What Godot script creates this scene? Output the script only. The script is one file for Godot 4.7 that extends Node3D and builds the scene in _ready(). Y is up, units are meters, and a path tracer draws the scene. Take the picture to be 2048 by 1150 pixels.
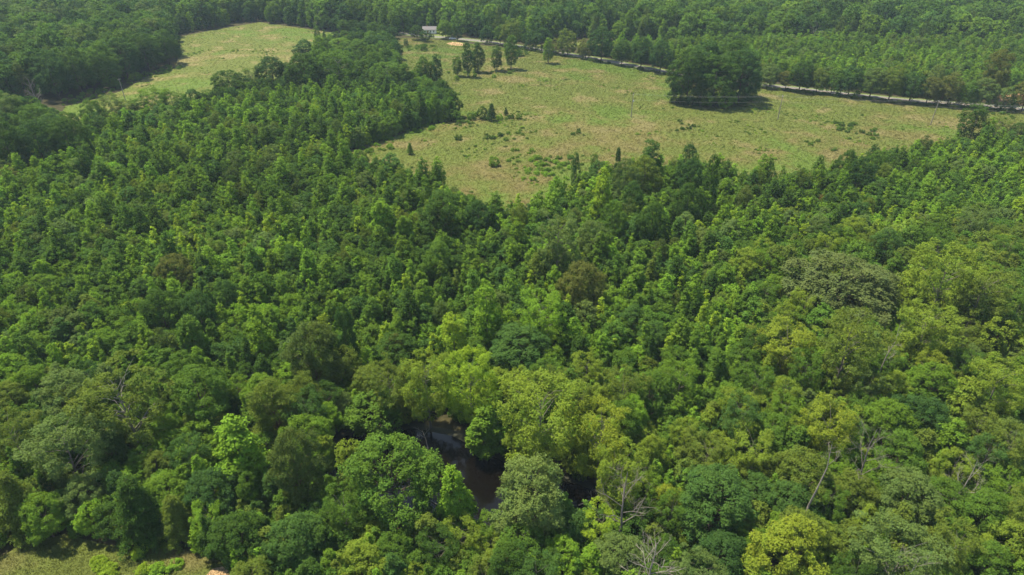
extends Node3D
# An aerial view over young woodland, a meadow, a country road and the forest beyond. One unit is one metre; the camera hangs 90 m above the ground.

var rng := RandomNumberGenerator.new()
var hue := FastNoiseLite.new()
var crowns := {}          # crown and trunk shapes, shared by all trees of a kind
var leaf_mats := {}
var bark_mats := {}
var far_leaf: StandardMaterial3D

func _ready() -> void:
	var cam := Camera3D.new()
	cam.name = "camera"
	cam.fov = 45.62
	cam.near = 1.0
	cam.far = 9000.0
	cam.position = Vector3(0, 90, 0)
	cam.rotation_degrees = Vector3(-30, 0, 0)
	add_child(cam)
	cam.current = true
	var we := WorldEnvironment.new()
	we.name = "world_environment"
	var env := Environment.new()
	env.tonemap_mode = Environment.TONE_MAPPER_LINEAR
	env.tonemap_exposure = 2.8
	env.background_mode = Environment.BG_SKY
	var sky_mat := ProceduralSkyMaterial.new()
	sky_mat.sky_top_color = Color(0.56, 0.65, 0.76)
	sky_mat.sky_horizon_color = Color(0.86, 0.88, 0.89)
	sky_mat.sky_curve = 0.2
	sky_mat.ground_bottom_color = Color(0.12, 0.15, 0.08)
	sky_mat.ground_horizon_color = Color(0.5, 0.55, 0.55)
	var sky := Sky.new()
	sky.sky_material = sky_mat
	env.sky = sky
	env.background_energy_multiplier = 0.75
	env.fog_enabled = true
	env.fog_light_color = Color(0.72, 0.82, 0.92)
	env.fog_density = 0.00009
	env.sdfgi_enabled = true
	env.ssao_enabled = true
	env.ssil_enabled = true
	we.environment = env
	add_child(we)
	var sun := DirectionalLight3D.new()
	sun.name = "sun"
	sun.light_energy = 1.6
	sun.light_color = Color(1.0, 0.94, 0.82)
	sun.light_angular_distance = 0.6
	sun.shadow_enabled = true
	add_child(sun)
	sun.look_at_from_position(Vector3.ZERO, Vector3(0.52, -1.3, 0.30))

	rng.seed = 4127
	hue.seed = 9
	hue.frequency = 0.02
	make_materials()
	make_ground()
	make_tree_shapes()
	make_trees()
	make_woodland()
	make_meadow_growth()
	make_road_things()
	make_house()
	make_lines()
	make_small_things()

# ------------------------------------------------------------------ naming
var taken := {}
func numbered(called: String) -> String:
	var k: int = taken.get(called, 0)
	taken[called] = k + 1
	return called if k == 0 else "%s_%03d" % [called, k]

func tag(o: Node, label: String, category: String, group := "", kind := "") -> void:
	if label: o.set_meta("label", label)
	if category: o.set_meta("category", category)
	if group: o.set_meta("group", group)
	if kind: o.set_meta("kind", kind)

func thing(called: String, label: String, category: String, at: Vector3, turn := 0.0, group := "") -> Node3D:
	var o := Node3D.new()
	o.name = numbered(called)
	add_child(o)
	o.position = at
	o.rotation.y = turn
	tag(o, label, category, group)
	return o

func part(called: String, mesh: Mesh, mat: Material, parent: Node) -> MeshInstance3D:
	var o := MeshInstance3D.new()
	o.name = called
	o.mesh = mesh
	if mat: o.material_override = mat
	parent.add_child(o, true)
	return o

func structure(called: String, label: String, mesh: Mesh, mat: Material) -> MeshInstance3D:
	var o := MeshInstance3D.new()
	o.name = called
	o.mesh = mesh
	o.material_override = mat
	add_child(o, true)
	tag(o, label, called.replace("_", " "), "", "structure")
	return o

# ------------------------------------------------------------------ materials
func lin(r: float, g: float, b: float) -> Color:
	return Color(r, g, b).linear_to_srgb()

func plain(c: Color, rough := 0.85, spec := 0.5) -> StandardMaterial3D:
	var m := StandardMaterial3D.new()
	m.albedo_color = c
	m.roughness = rough
	m.metallic_specular = spec
	return m

func leaf_material(c: Color) -> StandardMaterial3D:
	var m := plain(c, 0.6, 0.12)
	m.vertex_color_use_as_albedo = true
	m.backlight_enabled = true
	m.backlight = lin(0.78, 0.8, 0.3)
	return m

func noise_texture(freq: float, seed_: int, a: Color, b: Color, octaves := 4) -> NoiseTexture2D:
	var n := FastNoiseLite.new()
	n.seed = seed_
	n.frequency = freq
	n.fractal_octaves = octaves
	var g := Gradient.new()
	g.set_color(0, a)
	g.set_color(1, b)
	var t := NoiseTexture2D.new()
	t.width = 256
	t.height = 256
	t.seamless = true
	t.noise = n
	t.color_ramp = g
	return t

var M := {}
func make_materials() -> void:
	for t in TONES: leaf_mats[t] = leaf_material(lin(TONES[t][0], TONES[t][1], TONES[t][2]))
	far_leaf = leaf_material(Color.WHITE)
	var barks := {"brown": [0.07, 0.056, 0.042], "pale": [0.20, 0.19, 0.165], "grey": [0.14, 0.13, 0.115], "dead": [0.20, 0.185, 0.165], "rust": [0.10, 0.065, 0.045]}
	for b in barks:
		var m := plain(Color.WHITE, 0.9, 0.3)
		var c: Array = barks[b]
		m.albedo_texture = noise_texture(0.05, 31, lin(c[0] * 0.55, c[1] * 0.55, c[2] * 0.55), lin(c[0] * 1.3, c[1] * 1.3, c[2] * 1.3))
		m.uv1_triplanar = true
		m.uv1_scale = Vector3(0.9, 0.25, 0.9)
		bark_mats[b] = m
	var soil := plain(Color.WHITE, 0.95, 0.2)
	soil.albedo_texture = noise_texture(0.03, 3, lin(0.018, 0.018, 0.009), lin(0.045, 0.042, 0.020), 5)
	soil.uv1_triplanar = true
	soil.uv1_world_triplanar = true
	soil.uv1_scale = Vector3(0.06, 0.06, 0.06)
	M.soil = soil
	var asphalt := plain(Color.WHITE, 0.9, 0.3)
	asphalt.albedo_texture = noise_texture(0.06, 5, lin(0.075, 0.075, 0.08), lin(0.115, 0.115, 0.118), 5)
	asphalt.uv1_triplanar = true
	asphalt.uv1_world_triplanar = true
	asphalt.uv1_scale = Vector3(0.11, 0.11, 0.11)
	M.asphalt = asphalt
	M.water = plain(lin(0.0024, 0.0019, 0.0014), 0.1, 0.36)
	M.grass = plain(Color.WHITE, 0.8, 0.25)
	M.grass.vertex_color_use_as_albedo = true
	M.grass.backlight_enabled = true
	M.grass.backlight = lin(0.5, 0.5, 0.25)

# ------------------------------------------------------------------ foliage
var lv := PackedVector3Array()
var ln := PackedVector3Array()
var lc := PackedColorArray()
var li := PackedInt32Array()

func rnd_dir() -> Vector3:
	return Vector3(rng.randf() - 0.5, rng.randf() - 0.5, rng.randf() - 0.5).normalized()

func clear_leaves() -> void:
	lv = PackedVector3Array(); ln = PackedVector3Array(); lc = PackedColorArray(); li = PackedInt32Array()

func take_leaves(bark: Array = []) -> ArrayMesh:
	var a := []
	a.resize(Mesh.ARRAY_MAX)
	a[Mesh.ARRAY_VERTEX] = lv; a[Mesh.ARRAY_NORMAL] = ln; a[Mesh.ARRAY_COLOR] = lc; a[Mesh.ARRAY_INDEX] = li
	var m := ArrayMesh.new()
	m.add_surface_from_arrays(Mesh.PRIMITIVE_TRIANGLES, a)
	if bark: m.add_surface_from_arrays(Mesh.PRIMITIVE_TRIANGLES, bark)
	clear_leaves()
	return m

func clump(c: Vector3, rad: Vector3, n: int, size: float, thin: float, out: Vector3, droop: float, messy: float, tone: float) -> void:
	# a bunch of leaves round C: folded blades on the outer and upper side of an ellipsoid
	var bias := (out + Vector3(0, 0.9, 0)).normalized()
	var warm := 0.90 + 0.18 * rng.randf() + 0.12 * hue.get_noise_3d(c.x * 9.0, c.y * 9.0, c.z * 9.0)          # some bunches are yellower than others
	var d := Vector3.UP
	var p0 := c
	var spray := 1.0
	for i in n:
		if i % 5 == 0:                            # leaves sit in sprays of five
			d = rnd_dir()
			if d.dot(bias) < -0.25: d = -d
			spray = 0.85 + 0.3 * rng.randf()
			p0 = c + d * rad * (0.55 + 0.5 * rng.randf())
		var p := p0 + rnd_dir() * size * 0.55
		var nr := (d * 0.7 + Vector3(0, 0.6, 0) + rnd_dir() * messy).normalized()
		var al := d * 0.5 + rnd_dir() * 1.0 + Vector3(0, -droop, 0)
		al = (al - nr * al.dot(nr)).normalized()
		var s := al.cross(nr)
		var l := size * (0.7 + 0.6 * rng.randf())
		var w := l * thin
		var mid := p + al * l * 0.45 - nr * (w * 0.18)
		var k := lv.size()
		lv.append(p); lv.append(mid + s * w * 0.5); lv.append(p + al * l - nr * (l * 0.12)); lv.append(mid - s * w * 0.5)
		var sn := (nr * 0.85 + d * 0.2).normalized()
		for j in 4: ln.append(sn)
		var t := tone * spray * (0.74 + 0.52 * rng.randf())
		var y := warm + 0.1 * (rng.randf() - 0.5)
		var col := Color(t * y, t, t * (2.0 - y) * 0.97)
		for j in 4: lc.append(col)
		li.append(k); li.append(k + 2); li.append(k + 1)
		li.append(k); li.append(k + 3); li.append(k + 2)

func outline(shape: String, t: float) -> float:
	match shape:
		"cone": return pow(maxf(0.0, 1.0 - t), 0.72) * minf(1.0, 0.45 + t * 5.0)
		"spire": return pow(maxf(0.0, 1.0 - t), 0.55) * minf(1.0, 0.55 + t * 3.0)
		"column": return pow(maxf(0.0, sin(PI * (0.12 + 0.84 * t))), 0.6)
		"egg": return sqrt(maxf(0.0, 1.0 - pow((t - 0.42) / 0.585, 2.0)))
		"vase": return sqrt(maxf(0.0, 1.0 - pow((t - 0.66) / 0.68, 2.0)))
	return sqrt(maxf(0.0, 1.0 - pow((t - 0.44) / 0.60, 2.0)))

func crown_spots(shape: String, w: float, low: float, high: float, n: int, gap: float, core: float, lobes: float) -> Array:
	# centres of the leaf bunches: spread through the crown's outer volume, a least distance apart
	var out: Array[Vector3] = []
	var ph := [rng.randf() * TAU, rng.randf() * TAU, rng.randf() * TAU, rng.randf() * TAU]
	var lean := Vector3(rng.randf() - 0.5, 0, rng.randf() - 0.5) * w * 0.12
	for i in n * 14:
		if out.size() >= n: break
		var t := rng.randf()
		var a := rng.randf() * TAU
		var r := outline(shape, t)
		if rng.randf() > r + 0.12: continue
		r *= 1.0 + lobes * (0.55 * sin(2.0 * a + ph[0] + t * 4.0) + 0.55 * sin(3.0 * a + ph[1] - t * 6.0) + 0.4 * sin(5.0 * a + ph[2] + t * 9.0))
		r *= core + (1.0 - core) * sqrt(rng.randf())
		var p := Vector3(cos(a) * r * w * 0.5, lerpf(low, high, t) + lobes * 0.9 * sin(2.0 * a + ph[3]), sin(a) * r * w * 0.5) + lean * t
		var free := true
		for q in out:
			if q.distance_squared_to(p) < gap * gap:
				free = false
				break
		if free: out.append(p)
	return out

# ------------------------------------------------------------------ wood
func tube(st: SurfaceTool, pts: Array, radii: Array, sides := 6) -> void:
	for i in pts.size() - 1:
		var a: Vector3 = pts[i]
		var b: Vector3 = pts[i + 1]
		var d := (b - a).normalized()
		var x := d.cross(Vector3(0.31, 0.2, 0.93)).normalized()
		var y := d.cross(x)
		for s in sides:
			var u := TAU * s / sides
			var v := TAU * (s + 1) / sides
			var e := x * cos(u) + y * sin(u)
			var f := x * cos(v) + y * sin(v)
			var ra: float = radii[i]
			var rb: float = radii[i + 1]
			for q in [[a + e * ra, e], [b + e * rb, e], [b + f * rb, f], [a + e * ra, e], [b + f * rb, f], [a + f * ra, f]]:
				st.set_normal(q[1])
				st.add_vertex(q[0])

func new_st() -> SurfaceTool:
	var st := SurfaceTool.new()
	st.begin(Mesh.PRIMITIVE_TRIANGLES)
	return st

func wood(spots: Array, top: float, r: float, limbs: int, sides := 6, bend := 0.25) -> SurfaceTool:
	# a tapered trunk that bends a little, and limbs out to some of the bunches
	var st := new_st()
	var pts := []
	var radii := []
	var b := Vector3.ZERO
	for i in 7:
		pts.append(Vector3(b.x, top * i / 6.0 - (0.3 if i == 0 else 0.0), b.z))
		radii.append(r * (1.25 if i == 0 else 1.0 - 0.86 * i / 6.0))
		b += Vector3(rng.randf() - 0.5, 0, rng.randf() - 0.5) * bend
	tube(st, pts, radii, sides)
	for k in mini(limbs, spots.size()):
		var to: Vector3 = spots[(k * 7) % spots.size()]
		var h := clampf(to.y - Vector2(to.x, to.z).length() * (0.55 + 0.4 * rng.randf()), top * 0.2, top * 0.93)
		var i := clampi(int(h / top * 6.0), 0, 5)
		var from: Vector3 = (pts[i] as Vector3).lerp(pts[i + 1], h / top * 6.0 - i)
		var mid := from.lerp(to, 0.5) + Vector3(0, 0.12 * from.distance_to(to), 0) + rnd_dir() * 0.25
		var rr := r * (0.42 - 0.28 * h / top)
		tube(st, [from, mid, to], [rr, rr * 0.62, rr * 0.15], maxi(3, sides - 2))
	return st

# SHAPE: crown outline, width, crown from, to, bunches, gap, core, lobes, bunch radius (across, up), leaves each, leaf length, leaf thinness, droop, mess, trunk radius, limbs
func grow(called: String, variants: int, k: Dictionary) -> void:
	var all := []
	for v in variants:
		var sp := crown_spots(k.shape, k.w, k.low, k.high, k.n, k.gap, k.core, k.lobes)
		clear_leaves()
		for p: Vector3 in sp:
			var out := Vector3(p.x, (p.y - (k.low + k.high) * 0.5) * 0.5, p.z).normalized()
			var s := 0.75 + 0.5 * rng.randf()
			var taper: float = 1.0 - k.get("taper", 0.0) * (p.y - k.low) / (k.high - k.low)
			clump(p, Vector3(k.ra, k.rb, k.ra) * s * taper, int(k.leaves * s), k.leaf, k.thin, out, k.droop, k.mess, 0.88 + 0.24 * rng.randf())
		var st := wood(sp, k.low + (k.high - k.low) * 0.86, k.trunk, k.limbs, k.get("sides", 6))
		if k.get("joined", false):
			all.append([take_leaves(st.commit_to_arrays()), null])
		else:
			all.append([take_leaves(), st.commit()])
	crowns[called] = all

func arm_tree(called: String, variants: int, w: float, h: float, low: float, rows: int, leaf: float, droop: float, flat: float) -> void:
	# a conifer: rows of arms round a trunk, each arm hung with short sprays
	var all := []
	for v in variants:
		clear_leaves()
		var st := new_st()
		tube(st, [Vector3(0, -0.3, 0), Vector3(0.05, h * 0.5, 0), Vector3(0, h * 0.97, 0)], [h * 0.018, h * 0.011, 0.03], 6)
		for r in rows:
			var t := (r + rng.randf() * 0.7) / rows
			var y := lerpf(low, h, t)
			var reach := w * 0.5 * pow(1.0 - t, 0.8) * (0.8 + 0.4 * rng.randf()) + 0.25
			var arms := 7 if t < 0.7 else 5
			var turn := rng.randf() * TAU
			for a in arms:
				var ang := turn + TAU * a / arms + (rng.randf() - 0.5) * 0.5
				var d := Vector3(cos(ang), 0, sin(ang))
				var l := reach * (0.75 + 0.45 * rng.randf())
				var end := Vector3(0, y, 0) + d * l + Vector3(0, l * (0.18 - droop), 0)
				tube(st, [Vector3(0, y, 0), end], [0.05, 0.015], 3)
				var n := int(3 + l * 2.4)
				var tone := 0.85 + 0.3 * rng.randf()
				for i in n:
					var f := 0.25 + 0.8 * (i + rng.randf()) / n
					var p := Vector3(0, y, 0).lerp(end, f) + Vector3(0, 0.16 * l * sin(f * PI), 0)
					var side := d.cross(Vector3.UP) * (rng.randf() - 0.5) * 0.9 * l * (1.15 - f)
					clump(p + side, Vector3(0.55, flat, 0.55) * (0.8 + 0.4 * rng.randf()), 30, leaf, 0.27, d, 0.5 + droop, 0.9, tone)
		all.append([take_leaves(), st.commit()])
	crowns[called] = all

func bare_limb(st: SurfaceTool, from: Vector3, dir: Vector3, l: float, r: float, deep: int) -> void:
	var mid := from + dir * l * 0.5 + rnd_dir() * l * 0.06
	var end := from + dir * l + rnd_dir() * l * 0.12
	tube(st, [from, mid, end], [r, r * 0.75, r * 0.45], 5 if deep > 1 else 3)
	if deep <= 0: return
	for i in 3 if deep > 1 else 4:
		var f := 0.35 + 0.65 * (i + rng.randf()) / 4.0
		var d2 := (dir + rnd_dir() * 0.95 + Vector3(0, 0.12, 0)).normalized()
		bare_limb(st, from.lerp(end, f), d2, l * (0.42 + 0.2 * rng.randf()), r * 0.5, deep - 1)

# ------------------------------------------------------------------ the lie of the land, in metres
const TONES := {"dark": [0.047, 0.098, 0.017], "deep": [0.041, 0.092, 0.023], "mid": [0.077, 0.150, 0.021], "fresh": [0.105, 0.192, 0.021], "bright": [0.132, 0.245, 0.023], "lime": [0.188, 0.290, 0.024], "yellow": [0.146, 0.215, 0.026], "gold": [0.169, 0.225, 0.024], "olive": [0.108, 0.158, 0.026], "teal": [0.058, 0.122, 0.027], "grey": [0.098, 0.155, 0.041], "pale": [0.120, 0.178, 0.047], "pine": [0.075, 0.116, 0.027], "brown": [0.105, 0.126, 0.030], "rust": [0.179, 0.110, 0.044], "cream": [0.329, 0.340, 0.152], "ash": [0.099, 0.135, 0.043]}
var FIELD := PackedVector2Array([Vector2(277.5, -311.0), Vector2(244.3, -324.3), Vector2(214.4, -334.0), Vector2(171.9, -349.2), Vector2(129.3, -367.6), Vector2(87.4, -398.8), Vector2(54.0, -432.1), Vector2(8.6, -469.0), Vector2(-28.9, -491.4), Vector2(-41.8, -502.5), Vector2(-72.9, -512.0), Vector2(-83.2, -513.9), Vector2(-81.8, -487.9), Vector2(-71.9, -454.5), Vector2(-61.5, -380.9), Vector2(-49.3, -359.2), Vector2(-37.3, -356.1), Vector2(-31.3, -330.4), Vector2(-25.5, -307.8), Vector2(-38.8, -300.1), Vector2(-53.5, -280.1), Vector2(-65.3, -265.9), Vector2(-70.2, -252.3), Vector2(-62.9, -245.2), Vector2(-44.0, -232.8), Vector2(-24.7, -218.7), Vector2(-15.1, -201.9), Vector2(-7.7, -195.8), Vector2(5.7, -196.5), Vector2(15.1, -210.0), Vector2(31.1, -227.0), Vector2(49.7, -231.8), Vector2(67.2, -229.9), Vector2(79.6, -223.2), Vector2(93.2, -222.3), Vector2(116.0, -227.0), Vector2(138.6, -245.2), Vector2(173.2, -259.9), Vector2(199.0, -269.7), Vector2(258.1, -285.6)])
var BACK_FIELD := PackedVector2Array([Vector2(-210.8, -315.9), Vector2(-217.3, -332.2), Vector2(-209.0, -348.2), Vector2(-204.9, -360.2), Vector2(-205.8, -396.3), Vector2(-199.7, -415.5), Vector2(-209.3, -442.3), Vector2(-241.7, -512.0), Vector2(-227.7, -542.7), Vector2(-202.5, -581.8), Vector2(-144.8, -542.7), Vector2(-118.7, -525.9), Vector2(-83.4, -510.1), Vector2(-80.9, -484.3), Vector2(-113.1, -498.7), Vector2(-128.9, -477.4), Vector2(-124.6, -411.5), Vector2(-121.2, -364.4), Vector2(-134.7, -338.6), Vector2(-148.8, -324.3), Vector2(-164.8, -307.0), Vector2(-181.6, -295.6), Vector2(-195.3, -292.7)])
var CLEARING := PackedVector2Array([Vector2(-82.6, -68.2), Vector2(-78.3, -73.6), Vector2(-72.5, -75.9), Vector2(-64.5, -73.8), Vector2(-55.2, -73.4), Vector2(-49.1, -72.3), Vector2(-41.8, -69.1), Vector2(-28.1, -43.7), Vector2(-86.4, -43.7)])
var STRIP := PackedVector2Array([Vector2(12.2, -484.3), Vector2(44.0, -498.7), Vector2(104.0, -484.3), Vector2(123.0, -464.1), Vector2(98.9, -457.6), Vector2(58.9, -475.7)])
var LAWN := PackedVector2Array([Vector2(-67.2, -517.9), Vector2(-68.4, -540.5), Vector2(-52.8, -542.7), Vector2(-44.4, -521.9), Vector2(-44.7, -508.1), Vector2(-62.4, -513.9)])
var SAND := PackedVector2Array([Vector2(-45.2, -492.3), Vector2(-42.2, -497.8), Vector2(-37.6, -496.9), Vector2(-31.6, -490.5), Vector2(-32.0, -484.3), Vector2(-37.1, -484.3), Vector2(-41.3, -486.1)])
var CLAY := PackedVector2Array([Vector2(235.3, -339.6), Vector2(247.4, -354.1), Vector2(259.0, -362.3), Vector2(274.6, -358.2), Vector2(256.6, -331.3), Vector2(245.6, -333.1)])
var BANK := PackedVector2Array([Vector2(-46.8, -67.4), Vector2(-46.1, -69.3), Vector2(-44.0, -70.0), Vector2(-41.5, -68.2), Vector2(-41.0, -64.8)])
var FAR_CLEARING := PackedVector2Array([Vector2(407.4, -649.6), Vector2(430.3, -661.8), Vector2(432.4, -652.6), Vector2(422.0, -640.7), Vector2(404.9, -637.8)])
var ROAD := PackedVector2Array([Vector2(290.8, -299.3), Vector2(246.0, -326.9), Vector2(195.0, -344.3), Vector2(132.0, -376.4), Vector2(89.0, -407.0), Vector2(54.9, -440.1), Vector2(8.8, -479.1), Vector2(-17.1, -498.7), Vector2(-42.5, -512.0), Vector2(-65.1, -521.9), Vector2(-83.2, -534.2), Vector2(-127.7, -569.7), Vector2(-180.8, -620.8)])
var POND := PackedVector2Array([Vector2(-34.0, -93.3), Vector2(-32.0, -99.0), Vector2(-25.6, -101.0), Vector2(-18.8, -101.1), Vector2(-11.4, -99.0), Vector2(-6.0, -95.2), Vector2(-1.3, -92.0), Vector2(5.0, -88.9), Vector2(11.1, -86.8), Vector2(16.5, -84.0), Vector2(17.0, -81.5), Vector2(12.9, -78.8), Vector2(4.6, -77.2), Vector2(-5.1, -74.7), Vector2(-13.4, -76.7), Vector2(-22.4, -82.0), Vector2(-29.4, -87.1)])
var SHORE := PackedVector2Array([Vector2(-35.8, -93.3), Vector2(-33.2, -100.4), Vector2(-25.8, -102.4), Vector2(-18.0, -102.7), Vector2(-10.5, -100.4), Vector2(-5.6, -96.6), Vector2(-0.4, -93.1), Vector2(6.0, -90.4), Vector2(12.1, -88.1), Vector2(17.9, -85.1), Vector2(18.6, -81.1), Vector2(13.6, -77.6), Vector2(4.9, -75.7), Vector2(-5.1, -73.0), Vector2(-14.0, -75.2), Vector2(-23.5, -80.7), Vector2(-30.8, -85.9)])
var NEAR_WOOD := PackedVector2Array([Vector2(-86.3, -59.3), Vector2(-122.1, -116.4), Vector2(122.3, -116.4), Vector2(86.5, -59.3)])
var YOUNG_WOOD := PackedVector2Array([Vector2(-125.5, -109.7), Vector2(-224.4, -249.6), Vector2(-172.8, -249.6), Vector2(-173.1, -283.5), Vector2(-145.5, -315.9), Vector2(-106.5, -344.3), Vector2(-67.1, -349.2), Vector2(-28.1, -305.4), Vector2(-20.7, -210.9), Vector2(-4.0, -210.0), Vector2(6.0, -210.0), Vector2(18.2, -219.6), Vector2(31.2, -227.9), Vector2(49.8, -232.8), Vector2(67.4, -230.8), Vector2(79.8, -224.2), Vector2(93.5, -223.2), Vector2(116.4, -227.9), Vector2(139.2, -246.3), Vector2(172.2, -258.1), Vector2(258.1, -280.1), Vector2(125.7, -109.7)])
var RIGHT_WOOD := PackedVector2Array([Vector2(47.2, -111.4), Vector2(69.3, -159.9), Vector2(98.4, -177.7), Vector2(197.9, -202.7), Vector2(126.9, -111.4)])
var HEDGE := PackedVector2Array([Vector2(-227.7, -241.5), Vector2(-280.4, -309.4), Vector2(-228.0, -319.2), Vector2(-207.8, -304.6), Vector2(-186.1, -280.1), Vector2(-177.0, -278.7), Vector2(-160.2, -297.1), Vector2(-133.4, -335.0), Vector2(-114.6, -364.4), Vector2(-123.9, -470.6), Vector2(-105.4, -495.1), Vector2(-80.6, -491.4), Vector2(-61.5, -380.9), Vector2(-47.4, -354.1), Vector2(-33.7, -344.3), Vector2(-25.8, -305.4), Vector2(-65.5, -339.6), Vector2(-105.2, -339.6), Vector2(-142.9, -309.4), Vector2(-168.6, -276.8)])
var LEFT_WOOD := PackedVector2Array([Vector2(-274.3, -301.6), Vector2(-501.5, -594.3), Vector2(-411.2, -620.8), Vector2(-254.2, -534.2), Vector2(-207.4, -432.1), Vector2(-214.6, -379.8), Vector2(-230.2, -354.1), Vector2(-241.0, -342.4), Vector2(-290.0, -321.7)])
var FAR_WOOD := PackedVector2Array([Vector2(-486.1, -574.5), Vector2(-248.8, -521.9), Vector2(-231.1, -551.4), Vector2(-204.9, -589.2), Vector2(-145.8, -547.0), Vector2(-120.4, -534.2), Vector2(-83.0, -519.9), Vector2(-70.4, -551.4), Vector2(-46.1, -534.2), Vector2(-13.8, -506.2), Vector2(12.4, -491.4), Vector2(44.6, -506.2), Vector2(105.4, -491.4), Vector2(131.2, -470.6), Vector2(257.1, -470.6), Vector2(391.2, -451.4), Vector2(1406.0, -1130.2), Vector2(-1442.0, -1130.2)])
var ROAD_WOOD := PackedVector2Array([Vector2(40.5, -454.5), Vector2(122.2, -460.8), Vector2(131.6, -472.3), Vector2(257.1, -470.6), Vector2(388.8, -448.3), Vector2(285.9, -315.9), Vector2(250.6, -334.0), Vector2(199.3, -353.1), Vector2(134.8, -385.6), Vector2(90.9, -416.8), Vector2(56.2, -451.4)])
var ROAD_CLEAR := PackedVector2Array([Vector2(293.7, -304.0), Vector2(248.3, -331.9), Vector2(197.1, -349.4), Vector2(134.8, -381.1), Vector2(92.5, -411.2), Vector2(58.6, -444.1), Vector2(12.2, -483.4), Vector2(-14.1, -503.4), Vector2(-40.2, -517.0), Vector2(-62.5, -526.7), Vector2(-79.9, -538.5), Vector2(-124.1, -573.9), Vector2(-177.0, -624.7), Vector2(-184.6, -616.8), Vector2(-131.4, -565.6), Vector2(-86.6, -529.8), Vector2(-67.8, -517.0), Vector2(-44.9, -507.0), Vector2(-20.1, -494.1), Vector2(5.3, -474.8), Vector2(51.2, -436.0), Vector2(85.5, -402.8), Vector2(129.2, -371.7), Vector2(192.8, -339.3), Vector2(243.6, -321.9), Vector2(288.0, -294.6)])
const CAR := Vector3(-42.18, -507.19, 0.000)
const HOUSE := Vector3(-60.62, -531.05, 0.000)
var POLES := [[-193.0, -342.4, Vector3(-0.30, 0, 0.10), "rusty brown utility pole between the hedgerow and the smaller field"], [55.1, -313.4, Vector3(0.10, 0, 0.10), "dark utility pole with transformer alone in the open meadow"], [121.9, -310.2, Vector3(0.25, 0, 0.00), "pale grey utility pole just past the big oak clump in the meadow"], [187.4, -301.6, Vector3(0.50, 0, 0.10), "leaning utility pole in the dry grass near the road"], [266.7, -288.4, Vector3(0.20, 0, 0.00), "utility pole past the meadow corner by the dark trees"]]
const LINE_TURN := -0.117
const SPANS := ["from the hedgerow pole to the transformer pole", "in front of the oak clump", "between the pale pole and the leaning pole", "from the leaning pole out past the dark trees"]
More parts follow.
